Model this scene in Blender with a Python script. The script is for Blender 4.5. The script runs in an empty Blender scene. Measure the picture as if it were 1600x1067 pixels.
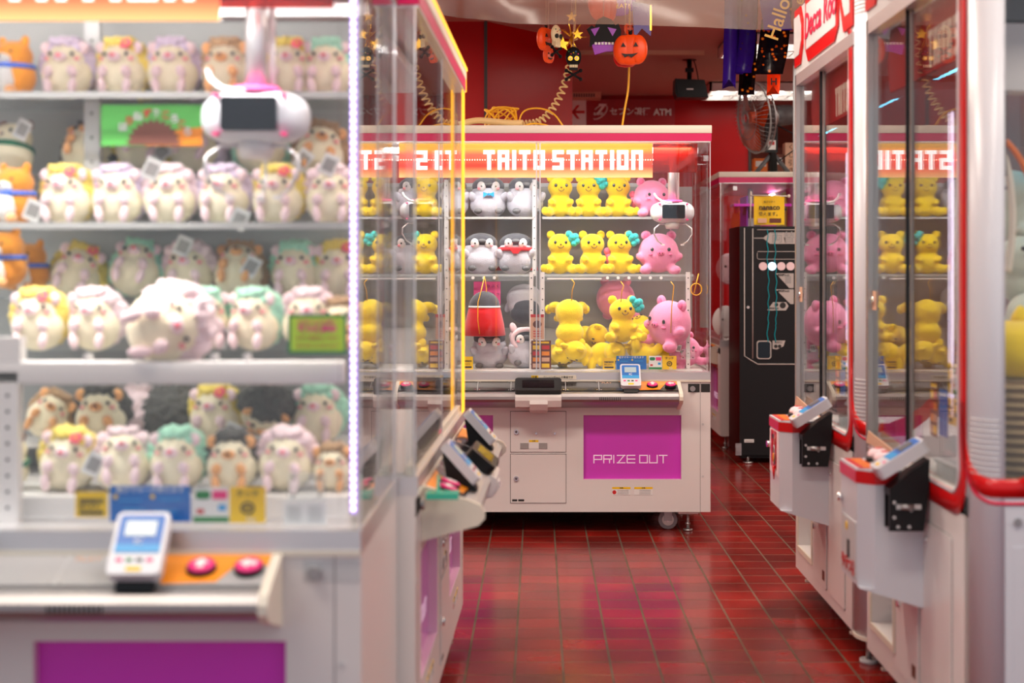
import bpy, bmesh, math, random
from mathutils import Vector, Matrix, Euler
random.seed(7)
PI = math.pi
S = bpy.context.scene
COL = S.collection

# ------------------------------------------------------------------ camera
F_PX, VX, VY, CAMZ = 2300.0, 841.0, 425.0, 1.30
cam_d = bpy.data.cameras.new('camera')
cam = bpy.data.objects.new('camera', cam_d)
COL.objects.link(cam)
cam.location = (0, 0, CAMZ)
cam.rotation_euler = (PI / 2, 0, 0)
cam_d.sensor_width = 36.0
cam_d.lens = F_PX / 1600 * 36.0
cam_d.shift_x = -(VX - 800) / 1600
cam_d.shift_y = -(533.5 - VY) / 1600
cam_d.clip_start = 0.05
cam_d.dof.use_dof = True
cam_d.dof.focus_distance = 7.40
cam_d.dof.aperture_fstop = 2.4
S.camera = cam

# ------------------------------------------------------------------ world: overcast daylight from the street behind the camera
W = bpy.data.worlds.new('daylight')
S.world = W
W.use_nodes = True
bg = W.node_tree.nodes['Background']
bg.inputs[0].default_value = (0.86, 0.92, 1.0, 1)
bg.inputs[1].default_value = 0.56
S.view_settings.view_transform = 'Standard'
S.view_settings.look = 'None'
S.view_settings.gamma = 1
S.view_settings.use_curve_mapping = False
S.view_settings.exposure = 0.32
S.cycles.transparent_max_bounces = 40
S.cycles.max_bounces = 8
S.cycles.glossy_bounces = 5
S.cycles.diffuse_bounces = 3
S.cycles.sample_clamp_indirect = 6
S.cycles.use_denoising = True


def area_light(name, loc, sx, sy, power, col=(1, 1, 1), rot=(0, 0, 0), spread=PI):
    d = bpy.data.lights.new(name, 'AREA')
    d.shape = 'RECTANGLE'
    d.size, d.size_y, d.energy, d.color = sx, sy, power, col
    d.spread = spread
    o = bpy.data.objects.new(name, d)
    o.location = loc
    o.rotation_euler = rot
    COL.objects.link(o)
    return o


# unseen shop ceiling lamps towards the street, deeper ones added to brighten the back
CEIL = 2.90
LAMPS = [(-1.5, 11.2), (-0.9, 5.2), (0.55, 5.2), (2.2, 5.2), (0.9, 6.4), (2.3, 8.0), (0.3, 2.7), (2.0, 2.7), (-1.4, 2.2), (-1.6, 8.0), (4.6, 11.8), (3.8, 9.2)]
for lx, ly in LAMPS:
    area_light('unseen_ceiling_light', (lx, ly, CEIL - 0.10), 1.1, 0.32, 18 if ly < 3 else (20 if (lx, ly) in ((0.9, 6.4), (0.55, 5.2)) else 38), (1.0, 0.86, 0.74))


# ------------------------------------------------------------------ materials
def mat(name, col, rough=0.5, metal=0.0, emis=None, es=0.0, coat=0.0, spec=0.5, bump=0.0, bscale=200.0, sheen=0.0, trans=0.0, sss=0.0):
    m = bpy.data.materials.new(name)
    m.use_nodes = True
    nt = m.node_tree
    b = nt.nodes['Principled BSDF']
    b.inputs['Base Color'].default_value = (*col, 1)
    b.inputs['Roughness'].default_value = rough
    b.inputs['Metallic'].default_value = metal
    b.inputs['Coat Weight'].default_value = coat
    b.inputs['Specular IOR Level'].default_value = spec
    b.inputs['Sheen Weight'].default_value = sheen
    b.inputs['Transmission Weight'].default_value = trans
    if emis:
        b.inputs['Emission Color'].default_value = (*emis, 1)
        b.inputs['Emission Strength'].default_value = es
    if bump:
        tc = nt.nodes.new('ShaderNodeTexCoord')
        n = nt.nodes.new('ShaderNodeTexNoise')
        n.inputs['Scale'].default_value = bscale
        n.inputs['Detail'].default_value = 3
        bp = nt.nodes.new('ShaderNodeBump')
        bp.inputs['Strength'].default_value = bump
        bp.inputs['Distance'].default_value = 0.004
        nt.links.new(tc.outputs['Object'], n.inputs['Vector'])
        nt.links.new(n.outputs['Fac'], bp.inputs['Height'])
        nt.links.new(bp.outputs['Normal'], b.inputs['Normal'])
    return m


def srgb(r, g, b):
    f = lambda c: (c / 255 / 12.92) if c / 255 <= 0.04045 else ((c / 255 + 0.055) / 1.055) ** 2.4
    return (f(r), f(g), f(b))


def glass_mat(name, tint=(1, 1, 1), base=0.04, haze=0.0, hazecol=(0.8, 0.8, 0.8), rough=0.0):
    """thin clear acrylic: see-through with a Schlick reflection on both faces"""
    m = bpy.data.materials.new(name)
    m.use_nodes = True
    nt = m.node_tree
    nt.nodes.clear()
    N, L = nt.nodes.new, nt.links.new
    out = N('ShaderNodeOutputMaterial')
    geo = N('ShaderNodeNewGeometry')
    dot = N('ShaderNodeVectorMath'); dot.operation = 'DOT_PRODUCT'
    L(geo.outputs['Normal'], dot.inputs[0]); L(geo.outputs['Incoming'], dot.inputs[1])
    ab = N('ShaderNodeMath'); ab.operation = 'ABSOLUTE'; L(dot.outputs['Value'], ab.inputs[0])
    sub = N('ShaderNodeMath'); sub.operation = 'SUBTRACT'; sub.inputs[0].default_value = 1; L(ab.outputs[0], sub.inputs[1])
    pw = N('ShaderNodeMath'); pw.operation = 'POWER'; L(sub.outputs[0], pw.inputs[0]); pw.inputs[1].default_value = 5
    ma = N('ShaderNodeMath'); ma.operation = 'MULTIPLY_ADD'; L(pw.outputs[0], ma.inputs[0]); ma.inputs[1].default_value = 1 - base; ma.inputs[2].default_value = base
    tr = N('ShaderNodeBsdfTransparent'); tr.inputs[0].default_value = (*tint, 1)
    gl = N('ShaderNodeBsdfGlossy'); gl.inputs['Roughness'].default_value = rough
    mx = N('ShaderNodeMixShader')
    L(ma.outputs[0], mx.inputs[0]); L(gl.outputs[0], mx.inputs[2])
    if haze:
        df = N('ShaderNodeBsdfDiffuse'); df.inputs[0].default_value = (*hazecol, 1)
        tl = N('ShaderNodeBsdfTranslucent'); tl.inputs[0].default_value = (*hazecol, 1)
        a = N('ShaderNodeMixShader'); a.inputs[0].default_value = 0.5
        L(df.outputs[0], a.inputs[1]); L(tl.outputs[0], a.inputs[2])
        h = N('ShaderNodeMixShader'); h.inputs[0].default_value = haze
        L(tr.outputs[0], h.inputs[1]); L(a.outputs[0], h.inputs[2]); L(h.outputs[0], mx.inputs[1])
    else:
        L(tr.outputs[0], mx.inputs[1])
    L(mx.outputs[0], out.inputs[0])
    return m


M = {}
M['white'] = mat('white_enamel', (0.80, 0.77, 0.75), 0.32)
M['cool_white'] = mat('white_moulding', (0.70, 0.72, 0.77), 0.3)
M['cream'] = mat('cream_plastic', (0.80, 0.74, 0.62), 0.4)
M['seam'] = mat('dark_seam', (0.05, 0.045, 0.045), 0.6)
M['black'] = mat('black_plastic', (0.008, 0.008, 0.009), 0.42, spec=0.3)
M['gloss_black'] = mat('gloss_black', (0.010, 0.008, 0.010), 0.16, spec=0.35)
M['screen'] = mat('screen_glass', (0.004, 0.005, 0.008), 0.06, spec=0.4)
M['metal'] = mat('brushed_metal', (0.46, 0.45, 0.45), 0.45, metal=1)
M['alu'] = mat('aluminium', (0.78, 0.77, 0.78), 0.34, metal=0.75)
M['chrome'] = mat('chrome', (0.85, 0.85, 0.85), 0.1, metal=1)
M['magenta'] = mat('magenta_band', srgb(208, 12, 92), 0.35)
M['purple'] = mat('purple_acrylic', (0.70, 0.045, 0.60), 0.09, coat=0.6)
M['purple_frame'] = mat('pale_pink_frame', srgb(235, 195, 215), 0.4)
M['pinkletters'] = mat('pale_pink_print', srgb(250, 225, 240), 0.5, emis=(1, 0.8, 0.95), es=0.15)
M['orange'] = mat('orange_print', srgb(250, 150, 20), 0.35)
M['red'] = mat('red_trim', srgb(212, 8, 14), 0.28)
M['pinkred'] = mat('crimson_band', srgb(222, 8, 70), 0.3)
M['grey'] = mat('grey_plastic', (0.35, 0.34, 0.33), 0.45)
M['trim_silver'] = mat('silver_print', (0.50, 0.46, 0.43), 0.4)
M['lgrey'] = mat('pale_grey_panel', (0.62, 0.62, 0.62), 0.5)
M['dgrey'] = mat('dark_grey', (0.10, 0.10, 0.105), 0.5)
M['rubber'] = mat('grey_rubber', (0.30, 0.29, 0.31), 0.6)
M['yellow'] = mat('yellow_sticker', srgb(250, 206, 10), 0.45)
M['blue'] = mat('blue_card', srgb(10, 108, 196), 0.35)
M['skyblue'] = mat('sky_blue_print', srgb(35, 160, 225), 0.35)
M['paper'] = mat('white_paper', (0.86, 0.86, 0.84), 0.6)
M['green'] = mat('green_print', srgb(20, 130, 60), 0.5)
M['lime'] = mat('lime_print', srgb(190, 230, 30), 0.5)
M['pinkprint'] = mat('pink_print', srgb(240, 40, 130), 0.5)
M['rose_paper'] = mat('rose_paper', srgb(245, 90, 160), 0.6)
M['brown'] = mat('brown_print', srgb(110, 55, 35), 0.6)
M['beige'] = mat('beige_print', srgb(225, 180, 150), 0.6)
M['redprint'] = mat('red_print', srgb(205, 35, 35), 0.5)
M['ink'] = mat('black_ink', (0.02, 0.02, 0.02), 0.6)
M['lcd'] = mat('lcd_display', srgb(170, 190, 195), 0.2, emis=srgb(190, 215, 225), es=0.10)
M['glass'] = glass_mat('clear_acrylic')
M['shelfglass'] = glass_mat('shelf_acrylic', (0.96, 0.98, 0.98), 0.05, haze=0.10, hazecol=(0.9, 0.95, 0.95))
M['vinyl'] = glass_mat('clear_vinyl', (1, 1, 1), 0.06, haze=0.38, hazecol=(0.32, 0.24, 0.19), rough=0.2)
M['teal'] = mat('teal_acrylic', srgb(60, 190, 160), 0.25)
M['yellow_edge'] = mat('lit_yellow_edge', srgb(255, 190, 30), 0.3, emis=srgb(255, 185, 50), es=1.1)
M['led_v'] = mat('violet_led', (0.9, 0.85, 1), 0.3, emis=(0.72, 0.60, 1.0), es=4)
M['led_strip'] = mat('led_strip_tape', srgb(205, 185, 235), 0.3, emis=srgb(150, 105, 235), es=0.5)
M['led_w'] = mat('white_led_tube', (0.95, 0.9, 1), 0.3, emis=(0.84, 0.70, 1.0), es=1.3)
M['led_r'] = mat('red_led', (1, 0.5, 0.4), 0.3, emis=(1.0, 0.42, 0.30), es=7)
M['sign_white'] = mat('lit_white_letters', (1, 1, 1), 0.4, emis=(1, 0.96, 0.93), es=1.6)
M['tube'] = mat('fluorescent_tube', (1, 1, 1), 0.4, emis=(1, 0.95, 0.86), es=6)
M['cord_y'] = mat('yellow_cord', srgb(240, 175, 20), 0.5)
M['cord_c'] = mat('cream_cable', srgb(225, 190, 130), 0.5)


def fur(name, col, bump=0.6, bs=260.0, sheen=0.35):
    return mat(name, col, 0.9, spec=0.15, bump=bump, bscale=bs, sheen=sheen)


M['f_cream'] = fur('cream_fur', srgb(254, 243, 212))
M['f_mint'] = fur('mint_fur', srgb(180, 236, 208))
M['f_lav'] = fur('lavender_fur', srgb(224, 206, 228))
M['f_yel'] = fur('pale_yellow_fur', srgb(248, 222, 110))
M['f_pinkw'] = fur('pinkish_white_fur', srgb(248, 222, 226))
M['f_tan'] = fur('tan_fur', srgb(176, 142, 106))
M['f_dark'] = fur('dark_grey_fur', srgb(92, 90, 86))
M['f_paw'] = fur('pale_pink_paw', srgb(250, 222, 226), 0.3)
M['f_opaw'] = fur('orange_paw', srgb(238, 176, 120), 0.3)
M['f_shiba'] = fur('orange_shiba_fur', srgb(228, 146, 42))
M['f_white'] = fur('white_fur', srgb(245, 243, 240))
M['f_grey'] = fur('pale_grey_fur', srgb(202, 202, 212))
M['f_cap'] = fur('charcoal_fur', srgb(72, 72, 78))
M['f_bright'] = fur('bright_yellow_fur', srgb(252, 220, 24))
M['f_pink'] = fur('bubblegum_pink_fur', srgb(246, 150, 190))
M['f_pink2'] = fur('deep_pink_fur', srgb(238, 112, 158))
M['f_tealf'] = fur('teal_fur', srgb(60, 198, 196), 1.0, 120)
M['f_rosef'] = fur('rose_fur', srgb(240, 110, 140), 1.0, 120)
M['f_redf'] = fur('red_felt', srgb(206, 22, 30), 0.2)
M['f_bluef'] = fur('blue_ribbon', srgb(20, 90, 200), 0.2)
M['f_blow'] = fur('light_blue_ribbon', srgb(40, 150, 220), 0.2)
M['f_greenf'] = fur('green_ribbon', srgb(20, 110, 80), 0.2)
M['f_seal'] = fur('grey_green_fur', srgb(196, 206, 190))
M['eye'] = mat('black_bead', (0.01, 0.008, 0.008), 0.15, coat=1)
M['nosep'] = mat('pink_nose', srgb(240, 110, 130), 0.6)
M['blush'] = mat('pink_blush', srgb(250, 160, 165), 0.8)
M['petal'] = mat('coral_petal', srgb(245, 100, 120), 0.7)


def with_nodes(name, fn, **kw):
    m = mat(name, (0.5, 0.5, 0.5), **kw)
    fn(m.node_tree, m.node_tree.nodes['Principled BSDF'])
    return m


def floor_nodes(nt, b):
    b.inputs['Specular IOR Level'].default_value = 0.38
    N, L = nt.nodes.new, nt.links.new
    tc = N('ShaderNodeTexCoord')
    mp = N('ShaderNodeMapping')
    mp.inputs['Location'].default_value = (-0.0813, -0.0882, 0)
    L(tc.outputs['Object'], mp.inputs[0])
    br = N('ShaderNodeTexBrick')
    br.offset = 0; br.squash = 1
    br.inputs['Scale'].default_value = 1
    br.inputs['Brick Width'].default_value = TILE_W
    br.inputs['Row Height'].default_value = TILE_D
    br.inputs['Mortar Size'].default_value = 0.0042
    br.inputs['Mortar Smooth'].default_value = 0.1
    br.inputs['Bias'].default_value = 0.0
    br.inputs['Color1'].default_value = (0.30, 0.014, 0.009, 1)
    br.inputs['Color2'].default_value = (0.17, 0.013, 0.010, 1)
    br.inputs['Mortar'].default_value = (0.11, 0.075, 0.045, 1)
    L(mp.outputs[0], br.inputs['Vector'])
    n = N('ShaderNodeTexNoise'); n.inputs['Scale'].default_value = 3.5; n.inputs['Detail'].default_value = 2
    L(tc.outputs['Object'], n.inputs['Vector'])
    mr = N('ShaderNodeMapRange'); mr.inputs[1].default_value = 0.3; mr.inputs[2].default_value = 0.7; mr.inputs[3].default_value = 0.62; mr.inputs[4].default_value = 1.25
    L(n.outputs['Fac'], mr.inputs[0])
    mu = N('ShaderNodeMix'); mu.data_type = 'RGBA'; mu.blend_type = 'MULTIPLY'; mu.inputs[0].default_value = 1
    L(br.outputs['Color'], mu.inputs[6]); L(mr.outputs[0], mu.inputs[7])
    L(mu.outputs[2], b.inputs['Base Color'])
    r = N('ShaderNodeMapRange'); r.inputs[3].default_value = 0.20; r.inputs[4].default_value = 0.75
    L(br.outputs['Fac'], r.inputs[0]); L(r.outputs[0], b.inputs['Roughness'])
    bp = N('ShaderNodeBump'); bp.invert = True; bp.inputs['Strength'].default_value = 0.7; bp.inputs['Distance'].default_value = 0.003
    L(br.outputs['Fac'], bp.inputs['Height'])
    n2 = N('ShaderNodeTexNoise'); n2.inputs['Scale'].default_value = 14
    L(tc.outputs['Object'], n2.inputs['Vector'])
    bp2 = N('ShaderNodeBump'); bp2.inputs['Strength'].default_value = 0.05; bp2.inputs['Distance'].default_value = 0.004
    L(n2.outputs['Fac'], bp2.inputs['Height']); L(bp.outputs[0], bp2.inputs['Normal']); L(bp2.outputs[0], b.inputs['Normal'])


TILE_W, TILE_D = 0.1580, 0.1554
M['floor'] = with_nodes('red_quarry_tiles', floor_nodes)
M['ceiling'] = mat('pink_white_ceiling', srgb(205, 150, 140), 0.8)
M['redwall'] = mat('red_lacquer_wall', srgb(178, 2, 6), 0.30, spec=0.22)
M['palewall'] = mat('pale_far_wall', srgb(225, 170, 150), 0.7)


def sign_nodes(nt, b):
    """printed backlit film: yellow and orange edges, red centre, fading to dark red film past the lamp's end"""
    N, L = nt.nodes.new, nt.links.new
    tc = N('ShaderNodeTexCoord'); sx = N('ShaderNodeSeparateXYZ'); L(tc.outputs['Object'], sx.inputs[0])
    mr = N('ShaderNodeMapRange'); mr.inputs[1].default_value = 1.775; mr.inputs[2].default_value = 1.95
    L(sx.outputs[2], mr.inputs[0])
    cr = N('ShaderNodeValToRGB'); e = cr.color_ramp.elements
    e[0].position = 0.0; e[0].color = (*srgb(246, 190, 120), 1)
    e[1].position = 1.0; e[1].color = (*srgb(250, 196, 70), 1)
    for p, c in ((0.18, srgb(245, 130, 80)), (0.32, srgb(232, 60, 45)), (0.66, srgb(240, 90, 60)), (0.84, srgb(248, 170, 50))):
        q = e.new(p); q.color = (*c, 1)
    L(mr.outputs[0], cr.inputs[0])
    L(cr.outputs[0], b.inputs['Base Color']); L(cr.outputs[0], b.inputs['Emission Color'])
    b.inputs['Emission Strength'].default_value = 0.85
    b.inputs['Roughness'].default_value = 0.4


M['sign'] = with_nodes('backlit_sign_film', sign_nodes)
M['film_red'] = glass_mat('dark_red_film', (0.55, 0.12, 0.08), 0.05, haze=0.35, hazecol=(0.35, 0.03, 0.02))


def stripes_nodes(c1, c2, scale, axis):
    def fn(nt, b):
        N, L = nt.nodes.new, nt.links.new
        tc = N('ShaderNodeTexCoord'); w = N('ShaderNodeTexWave'); w.bands_direction = axis
        w.inputs['Scale'].default_value = scale; w.inputs['Distortion'].default_value = 0.6
        w.inputs['Detail Scale'].default_value = 2
        L(tc.outputs['Object'], w.inputs[0])
        cr = N('ShaderNodeValToRGB'); cr.color_ramp.elements[0].color = (*c1, 1); cr.color_ramp.elements[1].color = (*c2, 1)
        L(w.outputs['Fac'], cr.inputs[0]); L(cr.outputs[0], b.inputs['Base Color'])
        bp = N('ShaderNodeBump'); bp.inputs['Distance'].default_value = 0.01
        L(w.outputs['Fac'], bp.inputs['Height']); L(bp.outputs[0], b.inputs['Normal'])
    return fn


M['wicker'] = with_nodes('woven_reed', stripes_nodes(srgb(120, 95, 65), srgb(205, 180, 135), 14, 'Z'), rough=0.8)


def patch_nodes(base, cols, scale):
    def fn(nt, b):
        N, L = nt.nodes.new, nt.links.new
        tc = N('ShaderNodeTexCoord'); v = N('ShaderNodeTexVoronoi'); v.inputs['Scale'].default_value = scale
        L(tc.outputs['Object'], v.inputs['Vector'])
        cr = N('ShaderNodeValToRGB'); cr.color_ramp.interpolation = 'CONSTANT'
        e = cr.color_ramp.elements
        e[0].color = (*cols[0], 1); e[1].position = 0.16; e[1].color = (*cols[1], 1)
        q = e.new(0.30); q.color = (*base, 1)
        L(v.outputs['Distance'], cr.inputs[0]); L(cr.outputs[0], b.inputs['Base Color'])
    return fn


M['hallow'] = with_nodes('pumpkin_print_foil', patch_nodes((0.006, 0.004, 0.006), [srgb(250, 190, 60), srgb(200, 90, 20)], 36), rough=0.2)
M['hallow_p'] = with_nodes('purple_print_foil', patch_nodes(srgb(52, 20, 130), [srgb(90, 50, 40), srgb(52, 20, 120)], 34), rough=0.25)
M['h_purple'] = mat('purple_foil', srgb(62, 24, 150), 0.3)
M['h_violet'] = mat('violet_foil', srgb(150, 30, 190), 0.3)
M['h_orange'] = mat('orange_plastic', srgb(255, 84, 16), 0.4, emis=srgb(255, 70, 10), es=0.0)
M['h_black'] = mat('black_foil', (0.004, 0.003, 0.005), 0.5, spec=0.2)
M['h_gold'] = mat('gold_foil', srgb(240, 190, 60), 0.2, metal=0.8)
M['h_mustard'] = mat('mustard_print', srgb(205, 160, 60), 0.5)
M['h_bone'] = mat('bone_plastic', srgb(240, 225, 180), 0.4)
M['fan_orange'] = mat('orange_fan_blades', srgb(225, 80, 25), 0.35)
M['orange_goods'] = mat('orange_goods', srgb(235, 120, 40), 0.5)


# ------------------------------------------------------------------ mesh helpers
class MB:
    def __init__(s):
        s.bm = bmesh.new(); s.mats = []

    def mi(s, m):
        m = M[m] if isinstance(m, str) else m
        if m not in s.mats: s.mats.append(m)
        return s.mats.index(m)

    def _fin(s, verts, m, smooth=False, xf=None):
        if xf is not None: bmesh.ops.transform(s.bm, matrix=xf, verts=verts)
        k = s.mi(m)
        for f in {f for v in verts for f in v.link_faces}:
            f.material_index = k; f.smooth = smooth
        return s

    def box(s, x0, x1, y0, y1, z0, z1, m='white', xf=None, bev=0.0):
        r = bmesh.ops.create_cube(s.bm, size=1)
        v = r['verts']
        for q in v:
            q.co = Vector(((x0 + x1) / 2 + q.co.x * (x1 - x0), (y0 + y1) / 2 + q.co.y * (y1 - y0), (z0 + z1) / 2 + q.co.z * (z1 - z0)))
        if bev:
            e = list({e for q in v for e in q.link_edges})
            g = bmesh.ops.bevel(s.bm, geom=e, offset=bev, segments=2, affect='EDGES', profile=0.5)
            v = list({q for f in g['faces'] for q in f.verts} | {q for q in v if q.is_valid})
        return s._fin(v, m, bool(bev), xf)

    def ball(s, c, r, m='white', seg=20, rot=None, xf=None):
        if not hasattr(r, '__len__'): r = (r, r, r)
        v = bmesh.ops.create_uvsphere(s.bm, u_segments=seg, v_segments=max(6, seg * 2 // 3), radius=1)['verts']
        mx = Matrix.Translation(c) @ (Euler(rot).to_matrix().to_4x4() if rot else Matrix()) @ Matrix.Diagonal((*r, 1))
        bmesh.ops.transform(s.bm, matrix=mx, verts=v)
        return s._fin(v, m, True, xf)

    def cyl(s, a, b, r, m='white', seg=20, r2=None, xf=None, smooth=True):
        a, b = Vector(a), Vector(b); d = b - a
        v = bmesh.ops.create_cone(s.bm, cap_ends=True, segments=seg, radius1=r, radius2=r if r2 is None else r2, depth=d.length)['verts']
        mx = Matrix.Translation((a + b) / 2) @ d.to_track_quat('Z', 'Y').to_matrix().to_4x4()
        bmesh.ops.transform(s.bm, matrix=mx, verts=v)
        s._fin(v, m, False, xf)
        if smooth:
            for f in {f for q in v for f in q.link_faces}:
                if len(f.verts) == 4: f.smooth = True
        return s

    def tube(s, pts, r, m='white', seg=8, closed=False, xf=None):
        pts = [Vector(p) for p in pts]; n = len(pts); rings = []; up = None
        k = s.mi(m); allv = []
        for i, p in enumerate(pts):
            a = pts[(i - 1) % n] if (closed or i) else pts[i]
            b = pts[(i + 1) % n] if (closed or i < n - 1) else pts[i]
            t = (b - a).normalized()
            if up is None:
                up = t.orthogonal().normalized()
            up = (up - t * up.dot(t))
            up = up.normalized() if up.length > 1e-6 else t.orthogonal().normalized()
            w = t.cross(up)
            rr = r(i / (n - 1)) if callable(r) else r
            ring = [s.bm.verts.new(p + (up * math.cos(2 * PI * j / seg) + w * math.sin(2 * PI * j / seg)) * rr) for j in range(seg)]
            rings.append(ring); allv += ring
        for i in range(n if closed else n - 1):
            A, B = rings[i], rings[(i + 1) % n]
            for j in range(seg):
                f = s.bm.faces.new((A[j], A[(j + 1) % seg], B[(j + 1) % seg], B[j])); f.material_index = k; f.smooth = True
        if not closed:
            for rg, rev in ((rings[0], True), (rings[-1], False)):
                f = s.bm.faces.new(rg[::-1] if rev else rg); f.material_index = k
        if xf is not None: bmesh.ops.transform(s.bm, matrix=xf, verts=allv)
        return s

    def prism(s, poly, axis, a, b, m='white', xf=None, smooth=False):
        """poly: 2-D outline in the plane normal to axis; extruded from a to b"""
        k = s.mi(m)
        def P(u, v, w):
            return {'x': (w, u, v), 'y': (u, w, v), 'z': (u, v, w)}[axis]
        A = [s.bm.verts.new(P(u, v, a)) for u, v in poly]; B = [s.bm.verts.new(P(u, v, b)) for u, v in poly]
        n = len(poly)
        fs = [s.bm.faces.new(A[::-1]), s.bm.faces.new(B)]
        for i in range(n):
            f = s.bm.faces.new((A[i], A[(i + 1) % n], B[(i + 1) % n], B[i])); f.smooth = smooth; fs.append(f)
        for f in fs: f.material_index = k
        bmesh.ops.recalc_face_normals(s.bm, faces=fs)
        if xf is not None: bmesh.ops.transform(s.bm, matrix=xf, verts=A + B)
        return s

    def lathe(s, prof, m='white', seg=24, xf=None):
        k = s.mi(m); rings = []; allv = []
        for r, z in prof:
            ring = [s.bm.verts.new((max(r, 1e-5) * math.cos(2 * PI * j / seg), max(r, 1e-5) * math.sin(2 * PI * j / seg), z)) for j in range(seg)]
            rings.append(ring); allv += ring
        fs = []
        for A, B in zip(rings, rings[1:]):
            for j in range(seg):
                f = s.bm.faces.new((A[j], A[(j + 1) % seg], B[(j + 1) % seg], B[j])); f.smooth = True; fs.append(f)
        fs.append(s.bm.faces.new(rings[0][::-1])); fs.append(s.bm.faces.new(rings[-1]))
        for f in fs: f.material_index = k
        if xf is not None: bmesh.ops.transform(s.bm, matrix=xf, verts=allv)
        return s

    def build(s, name, parent=None, loc=None, rot=None):
        me = bpy.data.meshes.new(name)
        s.bm.to_mesh(me); s.bm.free()
        for m in s.mats: me.materials.append(m)
        o = bpy.data.objects.new(name, me)
        COL.objects.link(o)
        if parent is not None: o.parent = parent
        if loc is not None: o.location = loc
        if rot is not None: o.rotation_euler = rot
        return o


def rrect(x0, x1, y0, y1, r, n=5):
    pts = []
    for cx, cy, a0 in ((x1 - r, y1 - r, 0), (x0 + r, y1 - r, PI / 2), (x0 + r, y0 + r, PI), (x1 - r, y0 + r, 1.5 * PI)):
        for i in range(n + 1):
            a = a0 + i / n * PI / 2
            pts.append((cx + r * math.cos(a), cy + r * math.sin(a)))
    return pts


def blob_mesh(name, balls, voxel, material, noise=0.0, nscale=60.0, smooth=6):
    """union of ellipsoids melted into one soft continuous surface"""
    b = MB()
    for it in balls:
        c, r = it[0], it[1]
        b.ball(c, r, 'white', 20, it[2] if len(it) > 2 else None)
    o = b.build(name)
    md = o.modifiers.new('r', 'REMESH'); md.mode = 'VOXEL'; md.voxel_size = voxel
    ms = o.modifiers.new('s', 'SMOOTH'); ms.factor = 0.6; ms.iterations = smooth
    dg = bpy.context.evaluated_depsgraph_get()
    me = bpy.data.meshes.new_from_object(o.evaluated_get(dg))
    bpy.data.objects.remove(o)
    me.name = name
    if noise:
        from mathutils import noise as nz
        me.update()
        nn = [v.normal.copy() for v in me.vertices]
        for v, q in zip(me.vertices, nn):
            v.co += q * noise * nz.fractal(v.co * nscale, 1.0, 2.0, 3)
    for p in me.polygons: p.use_smooth = True; p.material_index = 0
    me.materials.clear(); me.materials.append(M[material] if isinstance(material, str) else material)
    return me


def mesh_obj(name, me, parent, loc=(0, 0, 0), rot=(0, 0, 0), scale=None):
    o = bpy.data.objects.new(name, me); COL.objects.link(o); o.parent = parent
    o.location = loc; o.rotation_euler = rot
    if scale is not None: o.scale = scale
    return o


_txt = {}
def text_mesh(body, size, material, depth=0.001, align='CENTER', bold=0.0, shear=0.0):
    key = (body, size, material, depth, align, bold, shear)
    if key in _txt: return _txt[key]
    c = bpy.data.curves.new('t', 'FONT')
    c.body = body; c.size = size; c.extrude = depth; c.align_x = align; c.align_y = 'CENTER'; c.offset = bold; c.shear = shear
    c.resolution_u = 3
    o = bpy.data.objects.new('t', c); COL.objects.link(o)
    dg = bpy.context.evaluated_depsgraph_get()
    me = bpy.data.meshes.new_from_object(o.evaluated_get(dg))
    bpy.data.objects.remove(o)
    me.materials.clear(); me.materials.append(M[material])
    me.transform(Matrix.Rotation(PI / 2, 4, 'X'))       # reads from -Y
    _txt[key] = me
    return me


def add_text(b, body, size, material, loc, bold=0.0, xf=None, align='CENTER', depth=0.0006, rot=None, shear=0.0):
    """merge lettering into an MB, facing -Y"""
    me = text_mesh(body, size, material, depth, align, bold, shear)
    ov, of = set(b.bm.verts), set(b.bm.faces)
    b.bm.from_mesh(me)
    vs = [v for v in b.bm.verts if v not in ov]
    mx = Matrix.Translation(loc) @ (Euler(rot).to_matrix().to_4x4() if rot else Matrix())
    if xf is not None: mx = xf @ mx
    bmesh.ops.transform(b.bm, matrix=mx, verts=vs)
    k = b.mi(material)
    for f in b.bm.faces:
        if f not in of: f.material_index = k
    return b


GLYPH = {'T': ['111', '010', '010', '010', '010'], 'A': ['111', '101', '111', '101', '101'], 'I': ['1', '1', '1', '1', '1'],
         'O': ['111', '101', '101', '101', '111'], 'S': ['111', '100', '111', '001', '111'], 'N': ['111', '101', '101', '101', '101'], ' ': ['0'] * 5}


def block_letters(b, word, x, zc, h, lw, gap, y0, y1, m):
    """blocky pixel lettering; returns the end x"""
    for ch in word:
        g = GLYPH[ch]; n = len(g[0])
        cw = lw / 3; ww = {3: lw, 1: lw * 0.34}[n] if ch != ' ' else lw * 0.45
        if ch == 'I': cw = ww
        for r, row in enumerate(g):
            c = 0
            while c < n and ch != ' ':
                if row[c] == '1':
                    c2 = c
                    while c2 + 1 < n and row[c2 + 1] == '1': c2 += 1
                    zt = zc + h / 2 - r * h / 5
                    b.box(x + c * cw, x + (c2 + 1) * cw, y0, y1, zt - h / 5, zt, m)
                    c = c2 + 1
                else: c += 1
        x += ww + gap
    return x


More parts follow.
